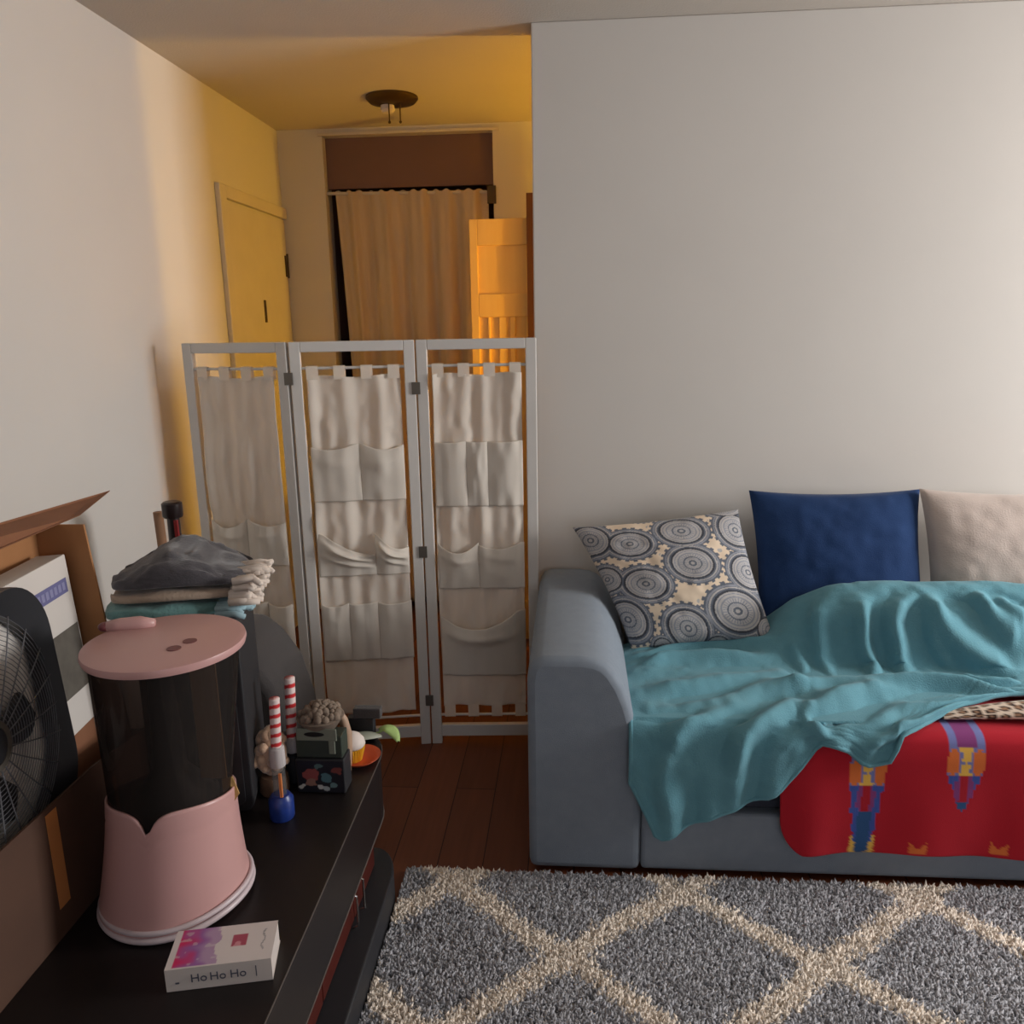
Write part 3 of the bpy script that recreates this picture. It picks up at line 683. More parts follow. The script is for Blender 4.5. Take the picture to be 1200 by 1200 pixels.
P[:, :, 2] += .006 * np.sin(U * 2 * PI * 14) * np.exp(-T * 40)
cl = obj('cloth', MB().grid(P), M['tan'], cur, smooth=True, solid=.0015)
hd = P[:, :9, :].copy(); hd[:, :, 1] -= .004; hd = hd[:, :, :]
obj('header_band', MB().grid(hd), M['tan'], cur, smooth=True)
obj('rod_bracket', MB().box(OX1 - .03, OX1 + .012, YF - .012, YF - .0005, 2.07, 2.15), M['brass'], cur)

lx, ly = -.755, 3.62
cl = thing('ceiling_lamp', 'round brass ceiling lamp base with two pull chains on the hallway ceiling', 'lamp', (lx, ly, ZC))
obj('canopy', MB().lathe([(.108, -.0005), (.108, -.008), (.095, -.022), (.05, -.03), (.02, -.032)], 32, (lx, ly, ZC)), M['brass'], cl, smooth=True, angle=40)
obj('socket', MB().lathe([(.028, -.0325), (.03, -.05), (.022, -.06)], 20, (lx - .02, ly, ZC)), M['frosting'], cl, smooth=True, angle=40)
for dx in (-.008, .038):
    obj('pull_chain', MB().tube([(lx + dx, ly - .03, ZC - .03), (lx + dx, ly - .03, ZC - .10)], .003, 6).sphere((lx + dx, ly - .03, ZC - .104), .006, 8, 6), M['brass'], cl)

# ------------------------------------------------------------------ low tv stand
ts = thing('tv_stand', 'long low dark espresso stand with red-brown doors along the left wall', 'stand', (-.95, .9, 0))
TX0, TX1, TY0, TY1 = -1.41, -.485, -.3, 1.93
def plan(off):  # bow-fronted outline
    pts = [(TX0, TY0), (TX1 - .02 + off, TY0)]
    for y in np.linspace(TY0 + .1, 1.80, 16): pts.append((TX1 + off + .006 * math.sin(PI * (y + .3) / 2.2), float(y)))
    for q in range(1, 9):
        th = PI / 2 * q / 8; pts.append((TX1 + off + .001 - .075 * (1 - math.cos(th)), 1.80 + (TY1 - 1.80 + off) * math.sin(th)))
    pts.append((TX0, TY1 + off)); return pts
obj('top', MB().prism(plan(0), .435, .45), M['espresso'], ts, bevel=.002)
obj('fascia', MB().prism(plan(-.004), .275, .4349), M['espresso'], ts)
obj('edge_band', MB().tube([(x + .0005, y, .2735) for x, y in plan(-.004)[2:-1]], .0016, 6), M['edge'], ts)
obj('edge_band', MB().tube([(x + .0005, y, .4492) for x, y in plan(0)[2:-1]], .0012, 6), M['edge'], ts)
obj('carcass', MB().box(TX0, TX1 - .075, TY0 + .02, TY1 - .06, .0, .2749), M['espresso'], ts)
for (ya, yb, hy) in ((.95, 1.405, None), (1.41, 1.655, 1.63), (1.66, 1.86, 1.69), (.3, .945, None)):
    dr = obj('door', MB().box(TX1 - .0745, TX1 - .045, ya, yb, .105, .272), M['redwood'], ts, bevel=.002)
    if hy: obj('handle', MB().tube([(TX1 - .04, hy, .105 if hy > 1.66 else .10), (TX1 - .028, hy, .11), (TX1 - .028, hy, .19), (TX1 - .04, hy, .195)], .0028, 8), M['chrome'], dr)
obj('plinth', MB().prism([(x, y) for x, y in plan(.012)], .0, .10), M['black'], ts, bevel=.006)

# ------------------------------------------------------------------ fan carton
ct = thing('carton', 'open brown cardboard carton with raised flaps holding the box fan', 'box', (-1.0, 1.2, .45))
t_ = .005
CX0, CX1, CY0, CY1 = -1.115, -.907, .80, 1.545
z0 = .4505
obj('wall_panel', MB().box(CX1 - t_, CX1, CY0, 1.32, z0, .70).hexa([(CX1 - t_, 1.32, z0), (CX1, 1.32, z0), (CX1 - .01, CY1, z0), (CX1 - .015, CY1, z0)], [(CX1 - t_, 1.32, .70), (CX1, 1.32, .70), (CX1 - .01, CY1, .67), (CX1 - .015, CY1, .67)]), M['card_shade'], ct)
obj('carton_strip', MB().box(CX1 + .0003, CX1 + .001, 1.175, 1.205, .505, .69), M['orange_strip'], ct)  # glossy orange strip set on the front panel
obj('wall_panel', MB().box(CX0, CX0 + t_, CY0, CY1, z0, 1.10), M['card'], ct)
obj('wall_panel', MB().box(CX0 + t_, CX1 - t_, CY0, CY0 + t_, z0, .70), M['card'], ct)
obj('wall_panel', MB().hexa([(CX0 + t_, CY1, z0), (-.945, CY1, z0), (-.945, CY1 + t_, z0), (CX0 + t_, CY1 + t_, z0)], [(CX0 + t_, CY1, 1.115), (-1.005, CY1, 1.115), (-1.005, CY1 + t_, 1.115), (CX0 + t_, CY1 + t_, 1.115)]), M['card'], ct)
obj('bottom', MB().box(CX0 + t_, CX1 - t_, CY0 + t_, CY1 - t_, z0, z0 + .004), M['card'], ct)
# long back flap, folded up and outward
fl = [(-1.105, .80, 1.080), (-1.055, 1.615, 1.118), (-1.125, 1.85, 1.122), (-1.16, .80, 1.150)]
fn = Vector((.6, 0, .8)) * .004
obj('flap', MB().hexa([tuple(Vector(p)) for p in fl], [tuple(Vector(p) + fn) for p in fl]), M['card_in'], ct)
obj('carton_strip', MB().hexa([(-.955, CY1 - .0008, .88), (-.948, CY1 - .0008, .84), (-.948, CY1 - .0003, .84), (-.955, CY1 - .0003, .88)], [(-.972, CY1 - .0008, .90), (-.968, CY1 - .0008, .91), (-.968, CY1 - .0003, .91), (-.972, CY1 - .0003, .90)]), M['carton_white'], ct)

# white printed box behind the fan
def oriented(loc, a_deg, lean_deg):
    a = math.radians(a_deg); l = math.radians(lean_deg)
    r = Vector((-math.sin(a), math.cos(a), 0)); n0 = Vector((math.cos(a), math.sin(a), 0))
    u = (Vector((0, 0, 1)) * math.cos(l) - n0 * math.sin(l)); n = r.cross(u)
    m = Matrix((r, -n, u)).transposed().to_4x4(); m.translation = loc; return m   # local x right, y into, z up
wb = frame_empty('printed_box', oriented((-.975, 1.228, .47), 6, 3.2))
tag(wb, 'white printed fan box standing in the brown carton behind the black fan', 'box')
obj('box_body', MB().box(-.32, .300, 0, .058, 0, .59), M['carton_white'], wb, local=True, bevel=.002)
lb = MB().box(.165, .285, -.0006, -.0002, .515, .545)
obj('printed_logo', lb, M['label_blue'], wb, local=True)
lm = MB()
for k in range(7): lm.box(.173 + k * .0155, .183 + k * .0155, -.0010, -.0007, .522, .538)
obj('logo_lettering', lm, M['label_pale'], wb, local=True)
obj('printed_picture', MB().box(.175, .295, -.0006, -.0002, .31, .445), M['label_grey'], wb, local=True)
obj('printed_band', MB().box(.16, .314, -.0006, -.0002, .0, .235), M['card_in'], wb, local=True)

# box fan
fan = frame_empty('box_fan', oriented((-.943, 1.135, .612), 7, 3.5))
tag(fan, 'black box fan with round wire grille standing in the carton', 'fan')
R_ = .218; HW = .235; HH = .230
def rrect(hw, hh, r, n=8):
    pts = []
    for cx, cy, a0 in ((hw - r, hh - r, 0), (-hw + r, hh - r, 90), (-hw + r, -hh + r, 180), (hw - r, -hh + r, 270)):
        for k in range(n + 1):
            th = math.radians(a0 + 90 * k / n); pts.append((cx + r * math.cos(th), cy + r * math.sin(th)))
    return pts
def fan_frame():
    mb = MB(); o_ = rrect(HW, HH, .11, 10); n = len(o_)
    inn = [(R_ * 1.01 * x / math.hypot(x, z), R_ * 1.01 * z / math.hypot(x, z)) for x, z in o_]
    v = []
    for y, pts in ((0, inn), (-.012, [(a * .97 + b * .03, c * .97 + d_ * .03) for (a, c), (b, d_) in zip(o_, inn)]), (0.0, o_), (.020, o_), (.020, inn)):
        v += [(x, y, z + HH) for x, z in pts]
    f = []
    for k in range(5):
        a0 = k * n; b0 = ((k + 1) % 5) * n
        for q in range(n): f.append((a0 + q, a0 + (q + 1) % n, b0 + (q + 1) % n, b0 + q))
    return mb.add(v, f)
obj('housing', fan_frame(), M['fan_black'], fan, local=True, smooth=True, angle=35)
g_ = MB()
for q in range(22):
    r = .045 + (R_ - .045) * q / 21; bow = -.010 * (1 - (r / R_) ** 2)
    g_.tube([(r * math.cos(2 * PI * k / 48), bow - .003, HH + r * math.sin(2 * PI * k / 48)) for k in range(48)], .0007, 5, closed=True)
for k in range(24):
    th = 2 * PI * k / 24 + .1
    g_.tube([(r * math.cos(th + .35 * (r - .04)), -.010 * (1 - (r / R_) ** 2) - .004, HH + r * math.sin(th + .35 * (r - .04))) for r in np.linspace(.042, R_ + .004, 7)], .0013, 5)
obj('grille', g_, M['fan_grille'], fan, local=True, smooth=True)
def disc(r0, r1, y0, y1):
    mb = MB(); n = 40; v = []
    for r, y in ((r0, y0), (r1, y0), (r1, y1), (r0, y1)): v += [(r * math.cos(2 * PI * k / n), y, HH + r * math.sin(2 * PI * k / n)) for k in range(n)]
    f = [(k * n + q, k * n + (q + 1) % n, ((k + 1) % 4) * n + (q + 1) % n, ((k + 1) % 4) * n + q) for k in range(4) for q in range(n)]
    return mb.add(v, f)
obj('hub_ring', disc(.032, .042, -.018, -.008), M['grey_metal'], fan, local=True)
obj('hub_cap', disc(.0005, .031, -.017, -.007), M['fan_black'], fan, local=True)
obj('motor', disc(.0005, .036, .006, .020), M['fan_black'], fan, local=True)
for k in range(5):
    th0 = 2 * PI * k / 5 + 1.02; nu2, nv2 = 14, 8; P = np.zeros((nu2, nv2, 3))
    for i in range(nu2):
        s_ = i / (nu2 - 1); r = .036 + .120 * s_; hw = .35 * (1 - .15 * s_) * (1 - max(0, (s_ - .8) / .2) ** 2 * .6)
        for j in range(nv2):
            t = j / (nv2 - 1) * 2 - 1; th = th0 + t * hw + .25 * s_
            P[i, j] = (r * math.cos(th), .010 + .006 * t, HH + r * math.sin(th))
    obj('blade', MB().grid(P), M['fan_black'], fan, local=True, smooth=True, solid=.002)

# ------------------------------------------------------------------ pink dispenser
dp = thing('dispenser', 'pink dispenser with smoky dark hopper and round lid on the stand', 'dispenser', (-.758, 1.296, .451))
cx, cy = -.758, 1.296; lxo = .036
nt_ = 96
th = np.linspace(0, 2 * PI, nt_ + 1) + PI / 2
ang0 = math.atan2(1.17 - cy, -.744 - cx) - .02
def dth(t): return (t - ang0 + PI) % (2 * PI) - PI
ztop_ = .672 + .022 * np.cos(dth(th) * 1.0) - .050 * np.exp(-np.abs(dth(th)) / .12)
zl = np.linspace(0, 1, 30)
zprof = [.455, .462, .49, .54, .60, .64, .70]; rprof = [.127, .1335, .129, .122, .115, .112, .1095]
def ring(th, z, r): return np.stack([cx + lxo * (z - .45) / .52 + r * np.cos(th), cy + r * np.sin(th), z], -1)
Tm, Zm = np.meshgrid(th, zl, indexing='ij'); Zp = .455 + (ztop_[:, None] - .455) * Zm; Rp = pch(zprof, rprof, Zp)
Rp = np.where(np.abs(Zp - .640) < .004, Rp - .0012, Rp)
outer = ring(Tm, Zp, Rp)
obj('base', MB().grid(outer), M['pink'], dp, smooth=True, solid=.004)
for z, r, rr in ((.459, .135, .006), (.473, .1335, .005)):
    obj('rim', MB().tube([tuple(ring(np.array(t), np.array(z + .010 * max(0, math.cos(t + .25)) ** 3), np.array(r + .004 * math.cos(t + .2)))) for t in th[:-1]], rr, 8, closed=True), M['rim'], dp, smooth=True)
hz = np.array([.60, .66, .70, .78, .86, .93, .953]); hr = np.array([.102, .1055, .108, .114, .120, .1245, .126])
Tm, Zm = np.meshgrid(th, np.linspace(.60, .953, 24), indexing='ij')
obj('hopper', MB().grid(ring(Tm, Zm, pch(hz, hr, Zm))), M['smoke'], dp, smooth=True)
obj('hopper_core', MB().lathe([(.06, .46), (.07, .60), (.08, .66), (.03, .72), (.02, .93)], 32, (cx + .018, cy, 0)), M['black'], dp, smooth=True)
obj('reflection_panel', MB().box(-.682, -.634, 1.292, 1.296, .70, .925), M['gold'], dp)  # tan sheet added inside the hopper to stand for a tan reflection
ld = obj('lid', MB().lathe([(.128, .950), (.1355, .953), (.1375, .960), (.136, .966), (.126, .9685), (.01, .9695)], 96, (cx + lxo, cy, 0)), M['pink'], dp, smooth=True, angle=50)
obj('knob', MB().tube([(-.853, 1.338, .974), (-.833, 1.346, .9745), (-.798, 1.356, .9745), (-.773, 1.361, .974)], [.010, .013, .014, .008], 12), M['pink'], ld, smooth=True)
obj('knob_tip', MB().sphere((-.856, 1.337, .9745), (.012, .010, .009)), M['pink_dark'], ld, smooth=True)
for px_, py_ in ((-.684, 1.254), (-.672, 1.288)):
    obj('finger_hole', MB().lathe([(.012, .9693), (.012, .9702), (.001, .9703)], 20, (px_, py_, 0)), M['pink_dark'], ld)
obj('tag', MB().hexa([(-.650, 1.305, .615), (-.624, 1.315, .655), (-.624, 1.317, .655), (-.650, 1.307, .615)], [(-.650, 1.305, .69), (-.634, 1.315, .69), (-.634, 1.317, .69), (-.650, 1.307, .69)]), M['gold'], dp)

# ------------------------------------------------------------------ paperback book
bk = frame_empty('book', Matrix.Translation((-.661, 1.064, .4503)) @ Matrix.Rotation(math.atan2(.036, .164), 4, 'Z'))
tag(bk, 'white paperback with a pink and purple splashed cover lying on the stand', 'book')
BL, BW, BH = .168, .088, .042
obj('pages', MB().box(.001, BL - .001, .002, BW - .001, .0012, BH - .0012), M['book'], bk, local=True)
g2 = np.array([[(x, y, BH) for y in np.linspace(0, BW, 50)] for x in np.linspace(0, BL, 90)])
gx, gy = g2[..., 0] / BL, g2[..., 1] / BW
n1 = vnoise(gx * 9 + 3, gy * 6 + 3, 71); n2 = vnoise(gx * 14 + 3, gy * 10 + 3, 72)
white = np.array(lin(216, 206, 202)); pinkc = np.array(lin(206, 40, 96)); purp = np.array(lin(150, 96, 160)); lil = np.array(lin(176, 146, 176))
e_ = (gx > .06) & (gx < .44 + .05 * n1) & (gy < 1.1) & (gy > .03)
mixp = np.clip((gx - .08) / .32 + .35 * n1 + .2 * (gy - .5), 0, 1)[..., None]
cc = np.where(mixp < .55, pinkc * (1 - mixp / .55) + purp * (mixp / .55), purp * (1 - (mixp - .55) / .45) + lil * ((mixp - .55) / .45))
colr = np.where(e_[..., None], cc, white); colr = np.where((e_ & (n2 > .55))[..., None], colr * .6 + white * .4, colr)
rl = (gx > .58) & (gx < .73) & (gy > .42) & (gy < .72); colr[rl] = lin(168, 72, 92); colr[rl & (n2 > .35)] = lin(206, 140, 148)
tx = (np.abs(gx - .89 + .012 * np.sin(gy * 20)) < .008) & (gy > .25) & (gy < .8); colr[tx] = lin(150, 146, 146)
obj('cover', MB().grid(g2, colr), M['attr_paper'], bk, local=True)
obj('back_cover', MB().box(0, BL, 0, BW, 0, .0011), M['book'], bk, local=True)
obj('spine', MB().box(0, BL, -.0005, .0015, .0012, BH - .0002), M['book'], bk, local=True)
for txt, xc, sz in (('Ho', .052, .021), ('Ho', .082, .021), ('Ho', .114, .021)):
    me = text_mesh(txt, sz); me.materials.append(M['ink']); t = bpy.data.objects.new('spine_lettering', me); C.objects.link(t); t.parent = bk
    t.matrix_local = Matrix.Translation((xc, -.0009, BH / 2)) @ Matrix.Rotation(PI / 2, 4, 'X')
obj('spine_mark', MB().box(.142, .1435, -.0011, -.0006, .012, .032), M['ink'], bk, local=True)
obj('spine_mark', MB().box(.015, .021, -.0011, -.0006, .014, .017), M['ink'], bk, local=True)

# ------------------------------------------------------------------ black tower, shawls, bottle, bag
YAWS = math.radians(13.7)
tw = thing('speaker', 'black plastic speaker box on the stand, under the stack of folded shawls', 'speaker', (-.839, 1.650, .4504))
Mx = Matrix.Translation((0, -.11, 0)) @ Matrix.Rotation(PI / 2, 4, 'X')
obj('cabinet', MB().prism([(x, z + .225) for x, z in rrect(.105, .225, .022, 6)], 0, -.22, Mx), M['black'], tw, bevel=.005, local=True)
obj('front_baffle', MB().prism([(x, z + .225) for x, z in rrect(.088, .205, .015, 5)], .004, .0002, Mx), M['fan_black'], tw, bevel=.0015, local=True)
for x, z in ((.072, .385), (.080, .362)):
    po = obj('port', MB().lathe([(.0085, 0), (.0085, .004), (.001, .0042)], 16), M['black_hole'], tw, local=True)
    po.matrix_local = Matrix.Translation((x, -.1142, z)) @ Matrix.Rotation(PI / 2, 4, 'X')
tw.rotation_euler = (0, 0, YAWS)

def shawl(name, label, z0, th_, x0, x1, y0, y1, m, fm, tilt, seed, hump=0, ruff=0):
    t = thing(name, label, 'shawl', (-.839, 1.65, z0), 'folded shawls on the speaker')
    nu, na = 60, 48; U = np.linspace(0, 1, nu)[:, None]; A = np.linspace(0, 2 * PI, na)[None, :]
    ym, yh = (y0 + y1) / 2, (y1 - y0) / 2
    prof = np.clip(np.sin(PI * np.clip(U * .96 + .02, 0, 1)), .05, 1) ** .28
    zc = z0 + th_ / 2 + tilt * np.sin(PI * U) + hump * np.exp(-((U - .47) / .26) ** 2)
    hz_ = th_ / 2 * prof + hump * np.exp(-((U - .47) / .26) ** 2)
    X = x0 + U * (x1 - x0) + 0 * A; ca, sa = np.cos(A), np.sin(A)
    Y = ym + yh * prof * np.sign(ca) * np.abs(ca) ** .55; top = np.abs(sa) ** .55 * np.sign(sa)
    Z = zc + top * hz_ - hump * .0
    Z = np.where(sa < 0, z0 + tilt * np.sin(PI * U) + (1 - np.abs(top)) * th_ / 2, Z)
    Z = Z + (.004 * vnoise(U * 7 + 0 * A, A * 2 + 0 * U, seed) + ruff * vnoise(U * 11 + 3 + 0 * A, A * 4 + 3 + 0 * U, seed + 1)) * (sa > 0)
    b = obj('folded_cloth', MB().grid(np.stack([X, Y, Z], -1)), m, t, smooth=True)
    fr = MB(); r_ = np.random.default_rng(seed)
    for k in range(46):
        y = r_.uniform(y0, y1 * .6 + y0 * .4); zz_ = z0 + th_ * r_.uniform(.1, .9); L_ = r_.uniform(.02, .05); dz = r_.uniform(-.022, .010)
        fr.tube([(x1 - .02, y, zz_), (x1 + L_ * .5, y + r_.uniform(-.01, .01), zz_ + .002), (x1 + L_, y + r_.uniform(-.015, .015), max(z0 + .003, zz_ + dz))], [.0075, .008, .006], 6)
    obj('fringe', fr, fm, t, smooth=True); t.rotation_euler = (0, 0, YAWS)
shawl('shawl', 'aqua knitted shawl folded at the bottom of the shawl stack', .9015, .034, -1.01, -.755, 1.535, 1.765, M['shawl_teal'], M['fringe_aqua'], .010, 41)
shawl('shawl', 'beige knitted shawl folded in the middle of the shawl stack', .9375, .026, -.995, -.725, 1.535, 1.765, M['shawl_beige'], M['fringe_cream'], .011, 42)
shawl('shawl', 'charcoal knitted shawl heaped on top of the shawl stack', .9655, .030, -.990, -.715, 1.535, 1.765, M['shawl_grey'], M['fringe_cream'], .012, 43, hump=.019, ruff=.007)

bt = thing('bottle', 'dark bottle with a red stripe rising behind the stack of shawls', 'bottle', (-1.135, 2.16, 0))
obj('bottle_body', MB().lathe([(.036, .0), (.04, .01), (.04, .62), (.034, .70), (.019, .80), (.017, .985)], 24, (-1.135, 2.16, 0)), M['bottle'], bt, smooth=True, angle=40)
obj('cap', MB().lathe([(.026, .985), (.028, .99), (.028, 1.025), (.022, 1.03)], 24, (-1.135, 2.16, 0)), M['bottle'], bt, smooth=True, angle=40)
obj('red_stripe', MB().box(-1.124, -1.114, 2.138, 2.146, .80, .98), M['foil'], bt)
st = thing('stick', 'thin brown wooden stick leaning by the left wall behind the shawls', 'stick', (-1.2, 2.2, 0))
obj('shaft', MB().tube([(-1.20, 2.24, 0.001), (-1.20, 2.2, .99)], .014, 10), M['stick'], st, smooth=True)

bg = thing('fabric_bag', 'dark grey slanted fabric bag between the speaker and the folding screen', 'bag', (-.86, 2.12, 0))
sec = [(-1.02, .0), (-.74, .0), (-.745, .30), (-.765, .44), (-.80, .575), (-.855, .655), (-.91, .70), (-.98, .71), (-1.03, .68)]
mb = MB(); n = len(sec)
vs_ = []
for y, s_ in ((2.0, .96), (2.03, 1), (2.24, 1), (2.27, .96)):
    for x, z in sec: vs_.append((-.90 + (x + .88) * s_ * .92, y, z * s_ * .955 if z else 0))
fs_ = [tuple(range(n)), tuple(reversed(range(3 * n, 4 * n)))] + [(k * n + i, (k + 1) * n + i, (k + 1) * n + (i + 1) % n, k * n + (i + 1) % n) for k in range(3) for i in range(n)]
mb.add(vs_, fs_); obj('bag_body', mb, M['bag'], bg, smooth=True, angle=60, bevel=.02)

# ------------------------------------------------------------------ knick-knacks at the end of the stand
ZS = .4503
def striped(name, label, base, top, r, group):
    t = thing(name, label, 'candy tube', base, group)
    b, e = Vector(base), Vector(top); d = (e - b); Ln = d.length; d.normalize()
    return t, b, d, Ln
red, wht = lin(206, 48, 52), lin(232, 214, 210)
def stripes(p0, p1, r, n=6):
    mb = MB(); p0, p1 = Vector(p0), Vector(p1); N_ = n * 10; rows = []
    t = (p1 - p0).normalized(); a = t.orthogonal().normalized(); b = t.cross(a); k_ = 20; V = []; Cc = []
    for i in range(N_ + 1):
        p = p0.lerp(p1, i / N_)
        for q in range(k_):
            th = 2 * PI * q / k_; V.append(tuple(p + (a * math.cos(th) + b * math.sin(th)) * r))
            ph = (i / 10 + .18 * math.sin(th)) % 1; Cc.append(red if ph < .36 else wht)
    F = [(i * k_ + q, i * k_ + (q + 1) % k_, (i + 1) * k_ + (q + 1) % k_, (i + 1) * k_ + q) for i in range(N_) for q in range(k_)] + [tuple(range(N_ * k_, (N_ + 1) * k_))]
    n0 = len(mb.v); mb.v += V; mb.f += F; mb.c += Cc; return mb
x, y = -.642, 1.55
t = thing('candy_tube', 'red and white striped candy tube on a blue-based clear bottle, nearest the stand edge', 'candy tube', (x, y, ZS), 'striped candy tubes')
obj('blue_base', MB().lathe([(.025, 0), (.027, .004), (.027, .045), (.02, .056), (.012, .058)], 28, (x, y, ZS)), M['blue'], t, smooth=True, angle=40)
obj('clear_neck', MB().lathe([(.014, .0585), (.014, .125)], 24, (x, y, ZS), cap=False), M['clear'], t, smooth=True)
obj('orange_label', MB().box(x + .006, x + .012, y - .019, y - .0145, ZS + .059, ZS + .115), M['orange_lab'], t)
obj('barcode_collar', MB().lathe([(.0165, .1255), (.0175, .128), (.0165, .168), (.013, .171)], 24, (x, y, ZS)), M['barcode'], t, smooth=True, angle=40)
obj('striped_tube', stripes((x, y, ZS + .1715), (x + .005, y, ZS + .283), .0112, 5), M['attr_paper'], t, smooth=True)
x2, y2 = -.664, 1.70
t = thing('candy_tube', 'red and white striped candy tube standing just behind the other one', 'candy tube', (x2, y2, ZS), 'striped candy tubes')
obj('blue_base', MB().lathe([(.02, 0), (.02, .07), (.012, .074)], 24, (x2, y2, ZS)), M['black'], t, smooth=True, angle=40)
obj('barcode_collar', MB().lathe([(.0145, .0745), (.0175, .078), (.0165, .108), (.013, .111)], 24, (x2, y2, ZS)), M['barcode'], t, smooth=True, angle=40)
obj('striped_tube', stripes((x2, y2, ZS + .1115), (x2 + .006, y2, ZS + .262), .0122, 6), M['attr_paper'], t, smooth=True)

t = thing('plush_toy', 'cream fluffy plush toy sitting on a wicker base beside the striped tubes', 'toy', (-.695, 1.650, ZS))
mb = MB(); r_ = np.random.default_rng(5)
mb.sphere((-.695, 1.650, ZS + .095), (.034, .030, .054), 20, 14)
for k in range(60):
    th, ph = r_.uniform(0, 2 * PI), r_.uniform(-.4, PI / 2); rr2 = .032
    mb.sphere((-.695 + rr2 * math.cos(ph) * math.cos(th), 1.650 + .030 * math.cos(ph) * math.sin(th), ZS + .095 + .057 * math.sin(ph)), r_.uniform(.008, .014), 7, 5)
obj('fluffy_body', mb, M['plush'], t, smooth=True)
obj('snout', MB().sphere((-.729, 1.622, ZS + .088), (.018, .016, .014)), M['plush'], t, smooth=True)
obj('nose', MB().sphere((-.739, 1.611, ZS + .086), .006, 10, 8), M['foil'], t, smooth=True)
obj('wicker_base', MB().lathe([(.031, 0), (.034, .005), (.033, .038), (.029, .044)], 28, (-.695, 1.650, ZS)), M['wicker'], t, smooth=True, angle=40)

# patterned dark tin with a green tin and a tufted pot on it
def tin_cols(gx, gz, seed):
    base = np.broadcast_to(np.array(lin(30, 30, 38)), gx.shape + (3,)).copy()
    for cx_, cz_, r_, c in ((.30, .55, .16, (150, 76, 72)), (.30, .30, .10, (150, 110, 96)), (.62, .45, .14, (84, 120, 128)), (.75, .25, .08, (110, 140, 140)), (.85, .7, .1, (120, 60, 56)), (.5, .8, .07, (84, 110, 110)), (.12, .2, .05, (200, 200, 190)), (.48, .18, .05, (206, 206, 200)), (.62, .15, .05, (180, 190, 190))):
        d_ = np.hypot(gx - cx_, (gz - cz_) * .9) + .05 * vnoise(gx * 12 + 3, gz * 12 + 3, seed); base[d_ < r_] = lin(*c)
    return base
t = thing('tin_box', 'dark tin with red and teal figures on its side, beside the cupcake', 'tin', (-.582, 1.66, ZS))
tx0, tx1, ty0, ty1, tz = -.640, -.526, 1.645, 1.700, .085
obj('tin_body', MB().box(tx0, tx1, ty0, ty1, ZS, ZS + tz), M['black'], t, bevel=.003)
gg = np.array([[(xx_, ty0 - .0006, zz_) for zz_ in np.linspace(ZS + .003, ZS + tz - .003, 50)] for xx_ in np.linspace(tx0 + .003, tx1 - .003, 70)])
gx = (gg[..., 0] - tx0) / (tx1 - tx0); gz = (gg[..., 2] - ZS) / tz
obj('printed_side', MB().grid(gg, tin_cols(gx, gz, 9)), M['attr_paper'], t)
t = thing('gift_box', 'dark green gift box with a pale sage frame on top of the patterned tin', 'box', (-.582, 1.69, ZS + tz + .0005))
zt_ = ZS + tz + .0005
obj('box_body', MB().box(-.638, -.530, 1.652, 1.700, zt_, zt_ + .055), M['dkgreen'], t, bevel=.003)
fr = MB().box(-.634, -.540, 1.6485, 1.6518, zt_ + .045, zt_ + .075).box(-.560, -.545, 1.6485, 1.6518, zt_ + .012, zt_ + .045)
obj('sage_frame', fr, M['palegreen'], t, bevel=.002)
obj('frame_slot', MB().sphere((-.592, 1.6485, zt_ + .061), (.024, .0015, .006)), M['black_hole'], t, smooth=True)
t = thing('potpourri_bowl', 'grey-brown tufted potpourri bowl on top of the dark green gift box', 'bowl', (-.588, 1.690, zt_ + .0755))
obj('bowl', MB().lathe([(.03, -.0195), (.034, -.018), (.055, .012), (.05, .014)], 28, (-.588, 1.690, zt_ + .0755)), M['tuft'], t, smooth=True, angle=50)
mb = MB()
for k in range(70):
    th, q = r_ if False else (random.uniform(0, 2 * PI), random.random() ** .5); rad = .045 * q
    mb.sphere((-.588 + rad * math.cos(th), 1.690 + rad * math.sin(th), zt_ + .0755 + .018 + .018 * (1 - q * q)), random.uniform(.007, .012), 7, 5)
o = obj('tufts', mb, M['tuft'], t, smooth=True); o['kind'] = 'stuff'
t = thing('horn_ornament', 'curved beige horn-shaped ceramic ornament standing behind the cupcake', 'ornament', (-.548, 1.75, ZS))
hp = [(-.553, 1.745, ZS), (-.549, 1.745, ZS + .05), (-.546, 1.745, ZS + .10), (-.551, 1.743, ZS + .135), (-.559, 1.741, ZS + .160), (-.566, 1.739, ZS + .180)]
obj('horn', MB().tube(hp, [.013, .014, .013, .011, .007, .0025], 14), M['tusk'], t, smooth=True)

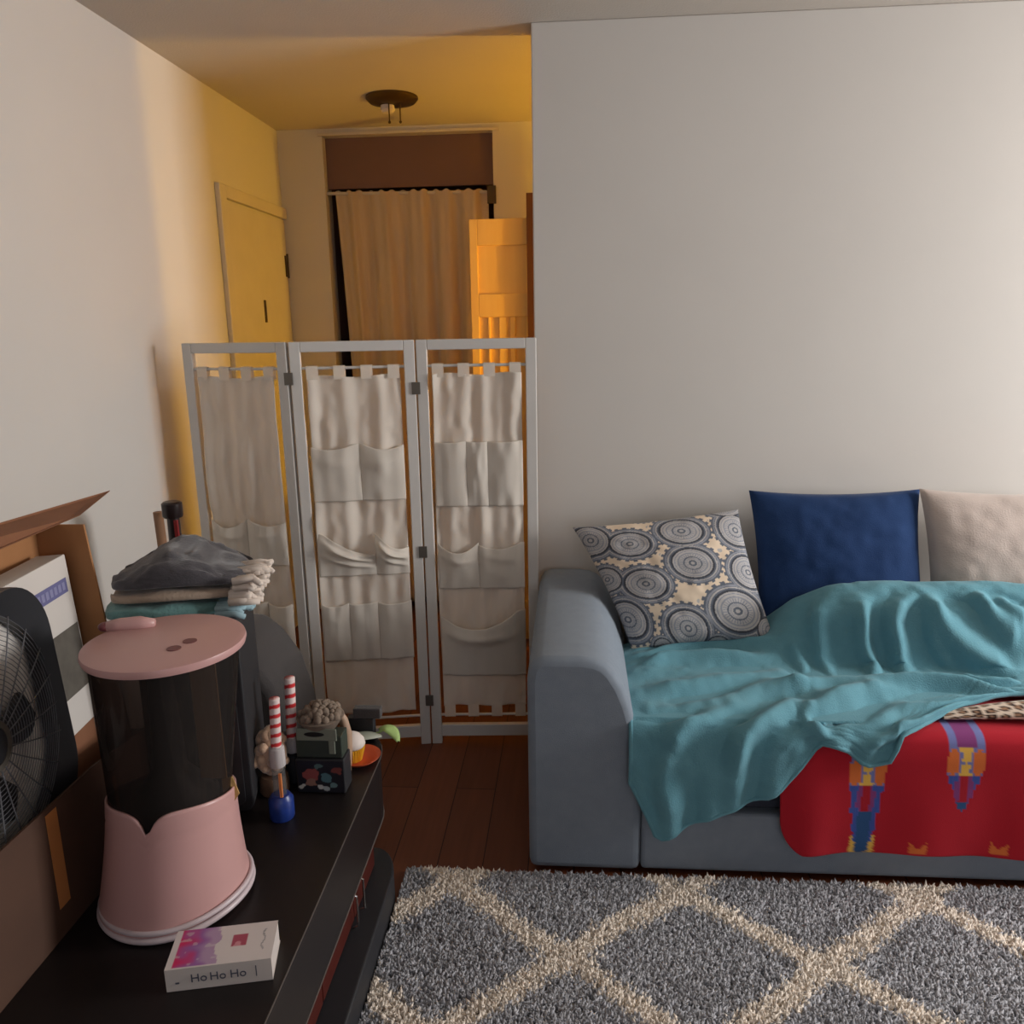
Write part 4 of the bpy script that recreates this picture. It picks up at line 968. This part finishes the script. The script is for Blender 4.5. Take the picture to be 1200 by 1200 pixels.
t = thing('plate', 'small orange plate lying at the stand edge under the cupcake', 'plate', (-.520, 1.77, ZS))
pl = obj('plate_dish', MB().lathe([(.028, .0), (.040, .002), (.052, .012), (.053, .014), (.039, .006), (.002, .005)], 40, (-.533, 1.795, ZS)), M['orange'], t, smooth=True)
t = thing('cupcake', 'decorative cupcake with white frosting in a yellow pleated wrapper on the orange plate', 'cupcake', (-.545, 1.785, ZS + .006))
mb = MB(); n = 64; V = []
for zz_, r in ((0, .020), (.036, .029)):
    for k in range(n):
        rr2 = r * (1 + .05 * (1 if k % 2 else -1)); V.append((-.545 + rr2 * math.cos(2 * PI * k / n), 1.785 + rr2 * math.sin(2 * PI * k / n), ZS + .0065 + zz_))
mb.add(V, [(k, (k + 1) % n, n + (k + 1) % n, n + k) for k in range(n)] + [tuple(reversed(range(n))), tuple(range(n, 2 * n))])
obj('wrapper', mb, M['yellow'], t)
obj('frosting', MB().lathe([(.028, .037), (.031, .043), (.029, .054), (.020, .066), (.009, .073), (.001, .075)], 32, (-.545, 1.785, ZS + .0065)), M['frosting'], t, smooth=True)

t = thing('leaf_sprig', 'pale sage and lime green artificial leaf sprig poking over the stand end', 'leaf', (-.53, 1.87, ZS))
def leafm(p0, p1, p2, w_, m, nm):
    p0, p1, p2 = map(Vector, (p0, p1, p2)); P = []
    for i in range(15):
        s_ = i / 14; c = p0 * (1 - s_) ** 2 + p1 * 2 * s_ * (1 - s_) + p2 * s_ ** 2; d_ = ((p1 - p0) * (1 - s_) + (p2 - p1) * s_).normalized()
        sd = d_.cross(Vector((0, 0, 1))).normalized(); ww = w_ * math.sin(PI * min(.97, s_ * .86 + .12)) ** .7
        P.append([tuple(c + sd * ww * k + Vector((0, 0, .004 * (1 - k * k)))) for k in (-1, -.5, 0, .5, 1)])
    obj(nm, MB().grid(np.array(P)), m, t, smooth=True, solid=.0015)
leafm((-.585, 1.865, ZS + .016), (-.54, 1.875, ZS + .030), (-.497, 1.885, ZS + .016), .024, M['leafwhite'], 'sage_leaf')
leafm((-.508, 1.90, ZS + .024), (-.478, 1.915, ZS + .042), (-.452, 1.875, ZS + .006), .019, M['leaf'], 'lime_leaf')
obj('stem', MB().tube([(-.60, 1.86, ZS + .004), (-.57, 1.866, ZS + .015), (-.50, 1.90, ZS + .022)], .0022, 6), M['leaf'], t)

t = thing('black_case', 'small flat black case standing at the far end of the stand behind the leaf', 'case', (-.53, 1.905, ZS))
obj('case_body', MB().box(-.590, -.520, 1.895, 1.92, ZS, ZS + .06), M['black'], t, bevel=.003)
obj('case_lid', MB().box(-.572, -.500, 1.893, 1.918, ZS + .0605, ZS + .088), M['bag'], t, bevel=.003)
